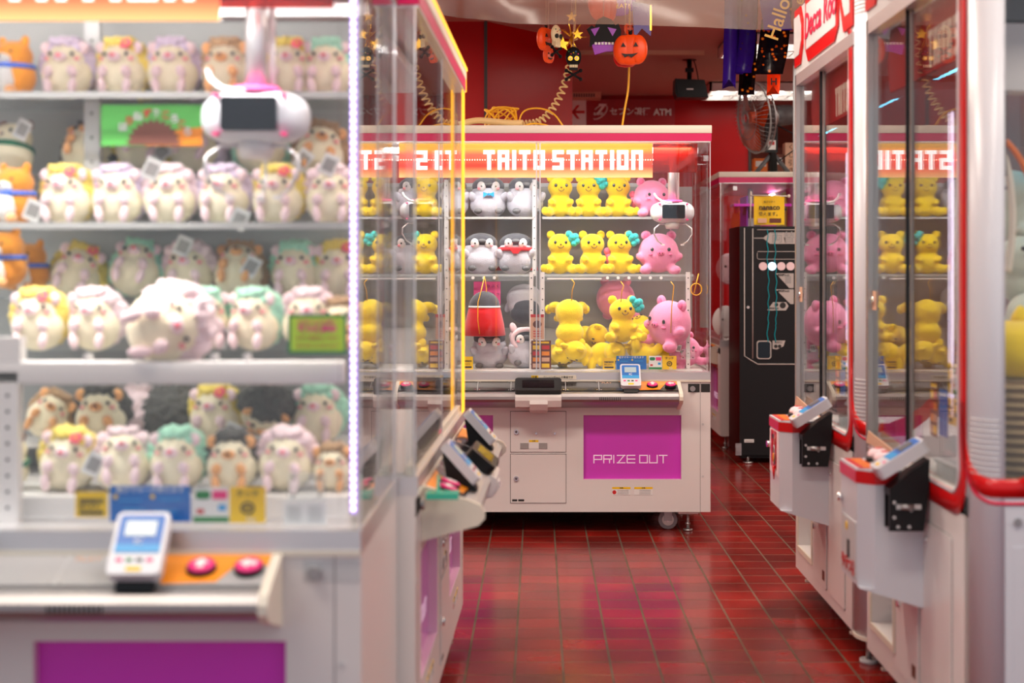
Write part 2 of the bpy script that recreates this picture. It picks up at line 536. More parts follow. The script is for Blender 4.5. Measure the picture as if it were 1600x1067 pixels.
def line_letters(b, strokes_word, x, zc, w, h, gap, t, y0, y1, m):
    """thin squared lettering made of strokes in a unit cell"""
    G = {'P': [(0, 0, 0, 1), (0, 1, 1, 1), (1, .45, 1, 1), (0, .45, 1, .45)],
         'R': [(0, 0, 0, 1), (0, 1, 1, 1), (1, .5, 1, 1), (0, .5, 1, .5), (.75, 0, .75, .5)],
         'I': [(.1, 0, .1, 1)], 'Z': [(0, 1, 1, 1), (0, 0, 1, 0), (.1, 0, .9, 1)], 'E': [(0, 0, 0, 1), (0, 1, 1, 1), (0, .5, 1, .5), (0, 0, 1, 0)],
         'O': [(0, 0, 0, 1), (1, 0, 1, 1), (0, 0, 1, 0), (0, 1, 1, 1)], 'U': [(0, 0, 0, 1), (1, 0, 1, 1), (0, 0, 1, 0)], 'T': [(0, 1, 1, 1), (.5, 0, .5, 1)]}
    for ch in strokes_word:
        if ch == ' ': x += w * 0.35; continue
        ww = w * (0.2 if ch == 'I' else 1)
        for a, c, d, e in G[ch]:
            p, q = Vector((x + a * (w if ch != 'I' else ww), zc - h / 2 + c * h)), Vector((x + d * (w if ch != 'I' else ww), zc - h / 2 + e * h))
            dv = (q - p).normalized(); nv = Vector((-dv.y, dv.x)) * t / 2
            p2, q2 = p - dv * t / 2, q + dv * t / 2
            b.prism([(p2 + nv)[:], (p2 - nv)[:], (q2 - nv)[:], (q2 + nv)[:]], 'y', y0, y1, m)
        x += ww + gap
    return x


def at(px, py, Y):
    return Vector(((px - VX) * Y / F_PX, Y, CAMZ - (py - VY) * Y / F_PX))


def thing(name, label, cat, loc=(0, 0, 0), rz=0.0, group=None):
    o = bpy.data.objects.new(name, None); COL.objects.link(o)
    o.empty_display_size = 0.05
    o.location = loc; o.rotation_euler = (0, 0, rz)
    o['label'] = label; o['category'] = cat
    if group: o['group'] = group
    return o


def tag(o, label, cat, group=None, kind=None):
    if label: o['label'] = label
    if cat: o['category'] = cat
    if group: o['group'] = group
    if kind: o['kind'] = kind
    return o


def struct(o):
    o['kind'] = 'structure'
    return o


def dup(o, parent=None, skip=()):
    """a copy of a thing with its parts and sub-parts"""
    c = o.copy(); COL.objects.link(c); c.parent = parent
    for ch in list(o.children):
        if ch.name.split('.')[0] in skip: continue
        dup(ch, c, skip)
    return c


def kill(o):
    for ch in list(o.children): kill(ch)
    bpy.data.objects.remove(o)


def smooth_path(p, it=2):
    p = [Vector(q) for q in p]
    for _ in range(it):
        q = [p[0]]
        for a, c in zip(p, p[1:]): q += [a * .75 + c * .25, a * .25 + c * .75]
        p = q + [p[-1]]
    return p

# ================================================================== the room
b = MB(); b.box(-6, 7, -1.0, 19, -0.1, 0.0, 'floor'); floor = struct(b.build('floor'))
b = MB(); b.box(-6, 7, 1.6, 19, CEIL, CEIL + 0.1, 'ceiling'); struct(b.build('ceiling'))
b = MB(); b.box(-6, -5.9, 1.6, 19, 0, CEIL, 'redwall'); struct(b.build('wall_left'))
b = MB(); b.box(6.9, 7, 1.6, 19, 0, CEIL, 'palewall'); struct(b.build('wall_right'))
b = MB(); b.box(-5.9, 6.9, 18.9, 19, 0, CEIL, 'palewall'); struct(b.build('wall_back'))
# dark red panelled wall behind the middle machine: flat, then turning away from the seam
b = MB()
b.prism([(-5.9, 9.40), (-0.333, 9.40), (0.235, 10.15), (0.235, 10.6), (-5.9, 10.6)], 'z', 0, CEIL, 'redwall')
struct(b.build('wall_panel'))
b = MB(); b.box(-0.345, -0.325, 9.385, 9.40, 0, CEIL, 'seam'); b.box(-2.2, -2.185, 9.39, 9.40, 0, CEIL, 'seam'); struct(b.build('trim_1'))
# far red wall with the sign band
b = MB(); b.box(-0.2, 1.92, 13.35, 13.6, 0, CEIL, 'redwall'); struct(b.build('wall_far'))
b = MB(); b.box(1.905, 1.925, 13.33, 13.35, 0, CEIL, 'seam'); struct(b.build('trim_2'))
b = MB(); b.box(0.15, 1.2, 10.62, 10.66, CEIL - 0.03, CEIL, 'beige'); struct(b.build('trim_3'))
b = MB()
b.cyl((1.853, 10.6, 0), (1.853, 10.6, CEIL), 0.018, 'lgrey', 16)
struct(b.build('column_pole'))


# ================================================================== recessed ceiling lamps and ceiling fittings
def ceiling_lamp(x, y, label):
    t = thing('ceiling_lamp', label, 'ceiling lamp', (x, y, CEIL), 0, 'fluorescent ceiling lamps')
    b = MB()
    w, d, h = 0.62, 0.34, 0.08
    b.box(-w, w, -d, -d + 0.02, -h, 0, 'white'); b.box(-w, w, d - 0.02, d, -h, 0, 'white')
    b.box(-w, -w + 0.02, -d, d, -h, 0, 'white'); b.box(w - 0.02, w, -d, d, -h, 0, 'white')
    b.box(-w, w, -d, d, -0.012, -0.001, 'white')
    b.box(-w, w, -0.02, 0.02, -h, -0.012, 'white')
    b.build('lamp_housing', t)
    for k in range(5):
        x0 = -0.48 + k * 0.24
        b = MB(); b.prism(rrect(x0 - 0.036, x0 + 0.036, -0.065, -0.035, 0.012), 'y', -0.26, 0.26, 'tube', smooth=True)
        b.build('tube', t)
        if k: b = MB(); b.box(x0 - 0.125, x0 - 0.115, -d + 0.02, d - 0.02, -h + 0.01, -0.012, 'white'); b.build('louvre', t)
    return t


ceiling_lamp(1.90, 10.15, 'white recessed ceiling lamp behind the hanging purple ribbon')
ceiling_lamp(2.06, 12.7, 'smaller-looking ceiling lamp behind the black speaker')

t = thing('wall_sign', 'dark red bank ATM wall sign with white arrow panel', 'sign', (0.295, 13.35, 0))
s13 = 13.3 / F_PX
b = MB()
z0, z1 = CAMZ + (425 - 195) * s13, CAMZ + (425 - 155) * s13
b.box(0.0, 0.138, -0.05, -0.003, z0, z1, 'paper'); b.build('arrow_panel', t)
b = MB()
xa = (916 - 841) * s13 - 0.295
b.box(xa - 0.0, xa + 0.80, -0.05, -0.003, z0, z1, mat('sign_red', srgb(165, 14, 22), 0.4))
b.build('sign_board', t)
zc = (z0 + z1) / 2
b = MB(); b.box(0.025, 0.125, -0.054, -0.0495, zc - 0.012, zc + 0.012, 'redprint')
for sg in (1, -1):
    b.prism([(0.005, zc), (0.035, zc), (0.080, zc + sg * 0.062), (0.055, zc + sg * 0.062)][::sg], 'y', -0.054, -0.0495, 'redprint')
b.build('arrow_print', t)
b = MB()
add_text(b, 'セブン銀行', 0.073, 'paper', (xa + 0.395, -0.055, zc), 0.002)
add_text(b, 'ATM', 0.078, 'paper', (xa + 0.690, -0.055, zc - 0.004), 0.003)
add_text(b, '7', 0.12, 'paper', (xa + 0.120, -0.055, zc + 0.022), 0.006, shear=0.3)
add_text(b, 'BANK', 0.034, 'paper', (xa + 0.112, -0.056, zc - 0.018), 0.001)
b.tube([(xa + 0.120 + 0.066 * math.cos(a) + 0.02 * math.sin(a), -0.052, zc + 0.062 * math.sin(a) + 0.02 * math.cos(a)) for a in [i / 24 * 2 * PI - 2.2 for i in range(19)]], 0.0055, 'paper', 6)
b.build('sign_lettering', t)

t = thing('ceiling_vent', 'slotted grey air vent above the bank sign', 'vent', (0.30, 13.2, CEIL))
b = MB(); b.box(-0.05, 0.26, -0.10, 0.10, -0.05, 0, 'beige'); b.build('vent_body', t)
b = MB(); [b.box(-0.03 + k * 0.022, -0.018 + k * 0.022, -0.104, -0.099, -0.042, -0.012, 'dgrey') for k in range(11)]; b.build('vent_slots', t)

# speaker
t = thing('loudspeaker', 'black loudspeaker hanging from the ceiling on a bracket', 'loudspeaker', at(1077, 92, 11.1))
sc_ = 11.1 / F_PX
b = MB(); b.prism([(-0.115, -0.16), (0.105, -0.17), (0.135, -0.30), (-0.10, -0.30), (-0.118, -0.26)][::-1], 'y', -0.09, 0.09, 'black'); b.build('speaker_box', t)
b = MB(); b.prism([(-0.108, -0.170), (0.098, -0.178), (0.122, -0.290), (-0.094, -0.290)][::-1], 'y', -0.098, -0.0905, 'black'); b.build('speaker_grille', t)
b = MB(); b.box(-0.03, 0.02, -0.103, -0.0985, -0.245, -0.235, 'paper'); b.build('maker_badge', t)
b = MB(); b.cyl((0, 0, -0.01), (0, 0, 0.045), 0.055, 'black', 20, 0.035); b.cyl((0, 0, -0.16), (0, 0, 0), 0.018, 'black'); b.box(-0.03, 0.03, -0.02, 0.02, -0.10, -0.07, 'black')
b.tube([(0.03, 0, 0), (0.05, 0, -0.06), (0.06, 0, -0.11), (0.07, 0, -0.165)], 0.004, 'black'); b.build('bracket', t)


# ================================================================== claw machine with the magenta header (wide, two players)
HX = 0.86          # half width
DEP = 0.72


def sticker(b, x0, x1, z0, z1, m, y=-0.0012, t=0.0012):
    b.box(x0, x1, y - t, y, z0, z1, m)


def nanaco(b, x0, x1, z0, z1, y):
    b.box(x0, x1, y, y + 0.0012, z0, z1, 'yellow')
    add_text(b, 'nanaco', (x1 - x0) * 0.27, 'ink', ((x0 + x1) / 2, y - 0.0006, z0 + (z1 - z0) * 0.66), 0.0005)
    add_text(b, '使えます。', (x1 - x0) * 0.16, 'ink', ((x0 + x1) / 2, y - 0.0006, z0 + (z1 - z0) * 0.40))
    b.box(x0 + (x1 - x0) * .12, x1 - (x1 - x0) * .12, y - 0.0009, y, z0 + (z1 - z0) * .10, z0 + (z1 - z0) * .24, 'ink')


def card_reader(parent, x, y, z, left=False):
    """tilted payment terminal on a black bracket, screen facing the player"""
    w, h, d = 0.100, 0.135, 0.026
    R = Matrix.Translation((x, y, z)) @ Matrix.Rotation(math.radians(-42), 4, 'X')
    b = MB()
    b.prism(rrect(-w / 2, w / 2, -h / 2, h / 2, 0.012), 'y', -d / 2, d / 2, 'cool_white')
    o = b.build('card_reader', parent); o.matrix_local = R
    b = MB(); b.prism(rrect(-w * .42, w * .42, -h * .05, h * .44, 0.006), 'y', -d / 2 - 0.0015, -d / 2, 'blue')
    b.box(-w * .42, w * .42, -d / 2 - 0.0016, -d / 2 - 0.0001, -h * .16, -h * .03, 'skyblue')
    b.build('reader_face', o)
    b = MB(); b.box(-w * .29, w * .29, -d / 2 - 0.003, -d / 2 - 0.0016, h * .10, h * .34, 'lcd'); b.build('display', o)
    b = MB()
    add_text(b, 'IC', 0.018, 'paper', (0, -d / 2 - 0.0022, h * .01))
    for k, m in enumerate(('pinkprint', 'green', 'ink', 'pinkprint')):
        b.box(-w * .36 + k * w * .19, -w * .24 + k * w * .19, -d / 2 - 0.0012, -d / 2 - 0.0001, -h * .30, -h * .25, m)
    b.box(-w * .14, w * .14, -d / 2 - 0.0012, -d / 2 - 0.0001, -h * .45, -h * .38, 'yellow')
    b.build('reader_print', o)
    b = MB(); b.prism([(y - 0.045, z - 0.075), (y + 0.03, z - 0.085), (y + 0.05, z + 0.025), (y + 0.035, z + 0.03), (y - 0.03, z - 0.045)], 'x', x - 0.035, x + 0.035, 'black')
    b.build('reader_bracket', parent)


def push_button(parent, x, y, z, arrow, tilt):
    X = Matrix.Translation((x, y, z)) @ Matrix.Rotation(tilt, 4, 'X')
    b = MB(); b.cyl((0, 0, -0.004), (0, 0, 0.010), 0.028, 'black', 28)
    o = b.build('push_button', parent); o.matrix_local = X
    b = MB(); b.lathe([(0.0255, 0.010), (0.0255, 0.0135), (0.0225, 0.0158), (0, 0.0165)], 'pinkprint', 28)
    b.build('button_cap', o)
    b = MB()
    if arrow == 'up':
        b.prism([(-0.005, -0.012), (0.005, -0.012), (0.005, 0.0), (0.012, 0.0), (0, 0.013), (-0.012, 0.0), (-0.005, 0.0)], 'z', 0.0160, 0.0178, 'paper', xf=Matrix.Diagonal((1.3, 1.3, 1, 1)))
    else:
        b.prism([(0.012, -0.005), (0.012, 0.005), (0.0, 0.005), (0.0, 0.012), (-0.013, 0), (0.0, -0.012), (0.0, -0.005)], 'z', 0.0160, 0.0178, 'paper', xf=Matrix.Diagonal((1.3, 1.3, 1, 1)))
    b.build('arrow_mark', o)


def claw(parent, x, y, ztop, zbody):
    """crane: carriage, pole, oval housing with a window, and thin curved prongs"""
    b = MB(); b.box(-0.07, 0.07, -0.07, 0.07, ztop - zbody, ztop - zbody + 0.05, 'lgrey')
    b.cyl((0, 0, 0.03), (0, 0, ztop - zbody + 0.01), 0.023, 'alu', 20)
    b.cyl((0.030, 0.02, 0.03), (0.030, 0.02, ztop - zbody + 0.01), 0.008, 'white', 12)
    c = b.build('crane_pole', parent, (x, y, zbody))
    b = MB(); b.ball((0, 0, 0), (0.114, 0.075, 0.058), 'cool_white', 32)
    for v in b.bm.verts:   # squarer shoulders
        v.co.x = math.copysign(abs(v.co.x / 0.114) ** 0.72, v.co.x) * 0.114
        v.co.z = math.copysign(abs(v.co.z / 0.058) ** 0.75, v.co.z) * 0.058
    h = b.build('claw_housing', c)
    b = MB(); b.prism(rrect(-0.058, 0.058, -0.034, 0.036, 0.008), 'y', -0.085, -0.055, 'screen'); b.build('housing_window', h)
    b = MB(); b.cyl((0, 0, 0.050), (0, 0, 0.064), 0.058, 'rose_paper', 24, 0.050)
    for sx in (-1, 1):
        for sz in (-1, 1):
            b.box(sx * 0.070 - 0.005, sx * 0.070 + 0.005, -0.080, -0.05, sz * 0.040 - 0.003, sz * 0.040 + 0.003, 'pinkprint')
    b.build('housing_trim', h)
    b = MB(); b.tube([(-0.095, -0.03, 0.095), (-0.085, -0.05, 0.075), (-0.06, -0.07, 0.055), (-0.035, -0.08, 0.048), (-0.008, -0.082, 0.046)], 0.0055, 'paper', 8); b.build('white_cable', h)
    b = MB(); b.cyl((0, 0, -0.085), (0, 0, -0.05), 0.032, 'white', 20, 0.045); b.build('claw_hub', h)
    for k in range(3):
        a = [-2.7, -0.45, PI / 2][k]
        dx, dy = math.cos(a), math.sin(a)
        b = MB()
        b.tube([(dx * r_, dy * r_, z_) for r_, z_ in ((0.03, -0.06), (0.075, -0.062), (0.105, -0.085), (0.108, -0.115), (0.085, -0.15), (0.055, -0.168))], 0.0038, 'alu', 8)
        b.box(-0.008, 0.008, -0.010, 0.010, -0.004, 0.004, 'white', xf=Matrix.Translation((dx * 0.055, dy * 0.055, -0.168)))
        b.build('prong', h)
    return c


def claw_machine(label, loc, rz):
    t = thing('claw_machine', label, 'claw machine', loc, rz, 'claw machines with magenta headers')
    # cabinet shell with two prize openings
    z0, z1 = 0.102, 0.752
    px0, px1, pz0, pz1 = 0.225, 0.715, 0.263, 0.586
    b = MB()
    b.box(-HX, HX, 0, DEP, z0, pz0, 'white'); b.box(-HX, HX, 0, DEP, pz1, z1, 'white')
    b.box(-px0, px0, 0, DEP, pz0, pz1, 'white')
    for s in (-1, 1): b.box(min(s * px1, s * HX), max(s * px1, s * HX), 0, DEP, pz0, pz1, 'white')
    b.box(-HX + 0.01, HX - 0.01, 0.30, DEP - 0.01, pz0, pz1, 'white')
    b.build('cabinet', t)
    b = MB(); b.box(-HX + 0.01, HX - 0.01, DEP - 0.03, DEP - 0.01, 0.004, z0, 'black'); b.build('rear_light_blocker', t)  # added black board, keeps the floor under the cabinet dark
    for s in (-1, 1):
        b = MB(); xa, xb = sorted((s * px0, s * px1))
        b.box(xa + 0.001, xb - 0.001, 0.026, 0.038, pz0 + 0.001, pz1 - 0.001, 'purple')
        d = b.build('prize_door', t)
        b = MB(); line_letters(b, 'PRIZE OUT', xa + 0.054, pz0 + 0.100, 0.0385, 0.037, 0.0108, 0.0048, 0.0245, 0.026, 'pinkletters'); b.build('door_lettering', d)
        b = MB()
        b.box(xa, xb, 0.001, 0.030, pz0, pz0 + 0.0012, 'purple_frame'); b.box(xa, xb, 0.001, 0.030, pz1 - 0.0012, pz1, 'purple_frame')
        b.box(xa, xa + 0.0012, 0.001, 0.030, pz0, pz1, 'purple_frame'); b.box(xb - 0.0012, xb, 0.001, 0.030, pz0, pz1, 'purple_frame')
        b.build('opening_liner', t)
        b = MB(); x = s * 0.47
        for q in (-1, 1):
            b.box(x + 0.055 * q - 0.046, x + 0.055 * q + 0.046, -0.0013, -0.0001, 0.187, 0.226, 'paper')
            b.box(x + 0.055 * q - 0.046, x + 0.055 * q + 0.046, -0.002, -0.0013, 0.217, 0.227, 'yellow')
            add_text(b, '注意', 0.009, 'ink', (x + 0.055 * q, -0.0025, 0.222))
            for r in range(3): b.box(x + 0.055 * q - 0.02, x + 0.055 * q + 0.036, -0.0018, -0.0013, 0.193 + r * 0.008, 0.1945 + r * 0.008, 'ink')
        b.cyl((x - 0.090, -0.0013, 0.201), (x - 0.090, -0.002, 0.201), 0.010, 'redprint', 16)
        b.build('warning_sticker', t)
    # service doors
    for zz0, zz1, nm in ((0.400, 0.606, 'service_door'), (0.146, 0.393, 'service_door')):
        b = MB(); b.box(-0.140, 0.140, -0.0005, -0.0001, zz0, zz1, 'seam'); b.box(-0.1375, 0.1375, -0.004, -0.0005, zz0 + 0.0025, zz1 - 0.0025, 'white')
        d = b.build(nm, t)
        zl = (zz0 + zz1) / 2 if zz0 < 0.3 else 0.503
        b = MB(); b.cyl((-0.110, -0.011, zl), (-0.110, -0.003, zl), 0.0125, 'chrome', 20); b.cyl((-0.110, -0.0125, zl), (-0.110, -0.010, zl), 0.006, 'dgrey', 12); b.build('lock', d)
        if zz0 > 0.3:
            for x in (-0.01, 0.083):
                b = MB(); b.cyl((x, -0.009, 0.494), (x, -0.003, 0.494), 0.006, 'chrome', 14); b.build('door_screw', d)
            b = MB(); b.box(-0.090, -0.048, -0.007, -0.004, 0.418, 0.447, 'grey'); b.build('coin_slot', d); b = MB(); b.box(0.003, 0.045, -0.007, -0.004, 0.418, 0.447, 'grey'); b.build('coin_slot', d)
            b = MB(); b.box(-0.046, 0.001, -0.0055, -0.004, 0.418, 0.462, 'paper'); b.box(-0.046, 0.001, -0.0062, -0.0055, 0.452, 0.462, 'yellow'); add_text(b, '注意', 0.008, 'ink', (-0.022, -0.0066, 0.457)); b.build('door_sticker', d)
        else:
            b = MB(); b.box(-0.130, -0.105, -0.005, -0.004, 0.156, 0.166, 'ink'); b.box(-0.100, -0.070, -0.005, -0.004, 0.156, 0.166, 'ink'); b.build('rating_plate', d)
    # right and left edge columns of the cabinet with dark knob plates
    for s in (-1, 1):
        b = MB()
        xs = sorted((s * 0.748, s * 0.806)); b.box(xs[0], xs[1], -0.0012, -0.0001, 0.700, 0.742, 'ink')
        xs = sorted((s * 0.812, s * 0.858)); b.box(xs[0], xs[1], -0.0012, -0.0001, 0.700, 0.742, 'ink')
        b.box(s * 0.809 - 0.0008, s * 0.809 + 0.0008, -0.0006, -0.0001, z0, 0.75, 'seam')
        for zz in (0.28, 0.54): b.cyl((s * 0.822, -0.002, zz), (s * 0.822, 0, zz), 0.006, 'lgrey', 14)
        b.build('edge_plate', t)
    for s in (-1, 1):
        b = MB(); b.cyl((s * 0.77, -0.014, 0.718), (s * 0.77, -0.001, 0.718), 0.0135, 'metal', 20); b.build('volume_knob', t)
    # console
    prof = [(0.0, 0.752), (-0.110, 0.712), (-0.135, 0.704), (-0.148, 0.690), (-0.148, 0.676), (-0.136, 0.662), (-0.10, 0.650), (0.0, 0.622)]
    b = MB(); b.prism(prof[::-1], 'x', -0.695, 0.695, 'metal')
    cons = b.build('console', t)
    tilt = math.atan2(0.040, 0.110)
    b = MB()
    X = Matrix.Translation((0, -0.056, 0.7335)) @ Matrix.Rotation(tilt, 4, 'X')
    b.box(-0.690, 0.690, -0.056, 0.056, 0, 0.003, 'gloss_black', xf=X)
    b.build('control_panel', cons)
    b = MB()
    for s in (-1, 1):
        q = [(0.40, 0.05), (0.69, 0.05), (0.69, 0.012), (0.63, 0.020), (0.60, -0.045), (0.50, -0.052), (0.46, 0.03)]
        bo = MB(); bo.prism([(s * u, v) for u, v in q][::s], 'z', 0.003, 0.0042, 'orange', xf=X); bo.build('orange_patch', cons)
        for xx in (0.30, 0.135): b.box(s * xx - 0.001, s * xx + 0.001, -0.055, 0.055, 0.003, 0.0036, 'lgrey', xf=X)
        for xx in (0.125, 0.145, 0.29, 0.31):
            for yy in (-0.048, 0.048): b.cyl((s * xx, yy, 0.003), (s * xx, yy, 0.005), 0.003, 'chrome', 10, xf=X)
    add_text(b, 'PLAY', 0.022, 'beige', (0, 0, 0), xf=X @ Matrix.Translation((0.34, 0.035, 0.0036)) @ Matrix.Rotation(-PI / 2, 4, 'X'))
    b.build('panel_print', cons)
    for s in (-1, 1):
        b = MB(); b.prism([(y - 0.004 if y < 0 else 0.0, z) for y, z in [(0, 0.758), (-0.115, 0.720), (-0.148, 0.706), (-0.158, 0.690), (-0.158, 0.672), (-0.142, 0.655), (0, 0.614)]][::-1], 'x', min(s * 0.690, s * 0.708), max(s * 0.690, s * 0.708), 'cream')
        b.build('end_cap', cons)
        card_reader(t, s * 0.455, -0.085, 0.785)
        push_button(t, s * 0.565, -0.060, 0.7345, 'up', tilt)
        push_button(t, s * 0.655, -0.060, 0.7345, 'side', tilt)
    b = MB(); [b.box(0.30 + i * 0.009, 0.304 + i * 0.009, -0.1495, -0.147, 0.672, 0.688, 'ink') for i in range(12)]
    b.build('speaker_slots', cons)
    # monitor in the middle
    b = MB(); X = Matrix.Translation((0, -0.115, 0.735)) @ Matrix.Rotation(math.radians(-50), 4, 'X')
    b.prism(rrect(-0.114, 0.114, -0.045, 0.045, 0.016), 'y', -0.02, 0.03, 'black', xf=X)
    mo = b.build('monitor', t)
    b = MB(); b.prism(rrect(-0.078, 0.078, -0.026, 0.028, 0.004), 'y', -0.0215, -0.020, 'screen', xf=X); b.build('monitor_screen', mo)
    b = MB(); b.prism([(0.0, 0.70), (-0.15, 0.700), (-0.165, 0.69), (-0.165, 0.672), (-0.150, 0.640), (0, 0.620)][::-1], 'x', -0.113, 0.113, 'white')
    b.prism([(-0.05, 0.645), (-0.169, 0.672), (-0.172, 0.655), (-0.150, 0.625), (-0.05, 0.600)][::-1], 'x', -0.042, 0.046, 'white')
    b.build('monitor_shelf', t)
    # sill, posts, glazing
    b = MB(); b.box(-HX, HX, -0.006, DEP, 0.752, 0.800, 'alu'); b.box(-HX, HX, -0.008, -0.006, 0.752, 0.762, 'cream')
    b.build('window_sill', t)
    for sx in (-1, 1):
        for y0 in (0.0, DEP - 0.028):
            b = MB(); xs = sorted((sx * HX, sx * (HX - 0.012)))
            b.box(xs[0], xs[1], y0, y0 + 0.028, 0.800, 1.955, 'glass')
            xs = sorted((sx * HX, sx * (HX - 0.0035))); b.box(xs[0], xs[1], y0 - 0.001, y0 + 0.003, 0.800, 1.955, 'alu')
            xs = sorted((sx * (HX - 0.014), sx * (HX - 0.017))); b.box(xs[0], xs[1], y0 + 0.002, y0 + 0.026, 0.800, 1.955, 'shelfglass')
            xs = sorted((sx * (HX - 0.018), sx * (HX - 0.042)))
            b.box(xs[0], xs[1], y0 + (0.0 if y0 == 0 else 0.02), y0 + (0.008 if y0 == 0 else 0.028), 0.800, 1.955, 'glass')
            b.build('corner_post', t)
    for i, (xa, xb, y) in enumerate(((-HX + 0.045, 0.012, 0.006), (-0.012, HX - 0.045, 0.016))):
        b = MB(); b.box(xa, xb, y, y + 0.005, 0.802, 1.953, 'glass')
        p = b.build('front_pane', t)
        b = MB(); b.box(xa if i else xb - 0.006, (xa + 0.006) if i else xb, y - 0.001, y + 0.006, 0.802, 1.953, 'alu')
        b.build('pane_edge', p)
    for s in (-1, 1):
        b = MB(); xs = sorted((s * (HX - 0.004), s * (HX - 0.009)))
        b.box(xs[0], xs[1], 0.030, DEP - 0.030, 0.802, 1.953, 'glass'); b.build('side_pane', t)
    b = MB(); b.box(-HX + 0.04, HX - 0.04, DEP - 0.016, DEP - 0.010, 0.802, 1.953, 'glass'); b.build('back_pane', t)
    # header
    b = MB(); b.box(-HX - 0.004, HX + 0.004, -0.010, DEP + 0.004, 1.953, 1.992, 'magenta'); b.box(-HX - 0.006, HX + 0.006, -0.012, DEP + 0.006, 1.992, 2.032, 'cream', bev=0.003)
    b.box(-HX, HX, -0.008, DEP, 1.947, 1.953, 'alu')
    b.build('header', t)
    # lit sign film inside the front glass
    b = MB(); b.box(-0.70, 0.575, 0.050, 0.054, 1.775, 1.946, 'sign'); b.box(-0.70, 0.575, 0.0542, 0.060, 1.775, 1.946, 'white')
    sg = b.build('lit_sign', t)
    b = MB(); b.box(0.576, 0.80, 0.050, 0.054, 1.800, 1.946, 'film_red'); b.build('sign_end_film', sg)
    b = MB(); x = -0.276
    for wd, xx in (('TAITO', -0.276), ('STATION', 0.071)):
        block_letters(b, wd, xx, 1.863, 0.098, 0.0575, 0.0150, 0.044, 0.050, 'sign_white')
    for wd, xx in (('STATION', -0.78 + 0.12),):
        pass
    b.build('sign_lettering', sg)
    b = MB(); 
    for i in range(100): b.ball((-0.69 + i * 0.0128, 0.0490, 1.864), 0.0028, 'led_r', 6)
    b.build('led_line', sg)
    # crane rails under the header
    b = MB(); b.box(-HX + 0.05, HX - 0.05, 0.60, 0.63, 1.90, 1.93, 'alu'); b.box(-HX + 0.05, HX - 0.05, 0.10, 0.13, 1.90, 1.93, 'alu')
    b.build('crane_rail', t)
    claw(t, 0.64, 0.235, 1.94, 1.612)
    claw(t, -0.60, 0.235, 1.94, 1.612)
    # feet
    for sx in (-1, 1):
        for y0 in (0.10, DEP - 0.1):
            b = MB(); x = sx * 0.655
            b.cyl((x - 0.016, y0, 0.05), (x + 0.016, y0, 0.05), 0.048, 'rubber', 28)
            c = b.build('caster', t)
            # wheel axis across the machine: seen side-on from the front the wheel is a disc, so turn it to face the aisle
            c.matrix_local = Matrix.Translation((x, y0, 0.05)) @ Matrix.Rotation(PI / 2, 4, 'Z') @ Matrix.Translation((-x, -y0, -0.05))
            b = MB(); b.cyl((x - 0.019, y0, 0.05), (x + 0.019, y0, 0.05), 0.030, 'white', 20); b.cyl((x - 0.023, y0, 0.05), (x + 0.023, y0, 0.05), 0.009, 'chrome', 12)
            b.build('caster_hub', c)
            b = MB(); b.box(x + 0.020, x + 0.024, y0 - 0.02, y0 + 0.02, 0.045, 0.102, 'metal'); b.box(x - 0.024, x - 0.020, y0 - 0.02, y0 + 0.02, 0.045, 0.102, 'metal'); b.build('caster_fork', c)
            b = MB(); x = sx * 0.752
            b.cyl((x, y0 - 0.05, 0.0), (x, y0 - 0.05, 0.010), 0.024, 'metal', 20); b.cyl((x, y0 - 0.05, 0.01), (x, y0 - 0.05, 0.09), 0.008, 'metal', 12)
            b.cyl((x, y0 - 0.05, 0.030), (x, y0 - 0.05, 0.042), 0.014, 'metal', 6); b.box(x - 0.05, x + 0.05, y0 - 0.08, y0 - 0.02, 0.088, 0.102, 'white')
            b.build('levelling_foot', t)
    return t


C0 = Vector((0.0, 7.35, 0))
machC = claw_machine('wide white claw machine with lit red station sign and penguin plush toys', C0, 0.0)


def add_rear_panel(t, y, z0, z1, x0=-0.83, x1=0.70, m='lgrey'):
    b = MB(); b.box(x0, x1, y, y + 0.012, z0, z1, m); return b.build('rear_panel', t)


def divider_post(t, x, y, z0, z1, w=0.022, m='white'):
    b = MB(); b.box(x - w / 2, x + w / 2, y, y + 0.02, z0, z1, m)
    n = int((z1 - z0) / 0.055)
    for i in range(n): b.cyl((x, y - 0.0008, z0 + 0.03 + i * 0.055), (x, y + 0.001, z0 + 0.03 + i * 0.055), 0.0035, 'ink', 8)
    return b.build('divider_post', t)


def interior_light(t, y, w, power, x=0.0, col=(1.0, 0.97, 0.93), z=1.93):
    d = bpy.data.lights.new('machine_tube_light', 'AREA'); d.shape = 'RECTANGLE'; d.size = w; d.size_y = 0.05; d.energy = power; d.color = col
    o = bpy.data.objects.new('machine_tube_light', d); COL.objects.link(o); o.parent = t; o.location = (x, y, z)
    # angled slightly back onto the prizes
    o.rotation_euler = (math.radians(18), 0, 0)
    return o


# ------------------------------------------------------------------ copies of the machine
def relabel(o, label):
    o['label'] = label
    return o


machA = dup(machC); relabel(machA, 'front white claw machine full of hedgehog plush toys beside the aisle')
machA.location = (-1.203, 2.85, 0)
machB = dup(machC); relabel(machB, 'white claw machine seen edge-on with yellow lit edges and protruding card readers')
machB.location = (-0.286, 4.455, 0); machB.rotation_euler = (0, 0, math.radians(89.05))
machD = dup(machC, skip=('card_reader', 'reader_bracket')); relabel(machD, 'white claw machine behind the black change machine, purple door visible')
machD.location = (1.33, 11.61, 0); machD.rotation_euler = (0, 0, -PI / 2)


def parts_of(t, nm):
    return [c for c in t.children if c.name.split('.')[0] == nm]


def drop(t, names):
    for c in list(t.children):
        if c.name.split('.')[0] in names: kill(c)


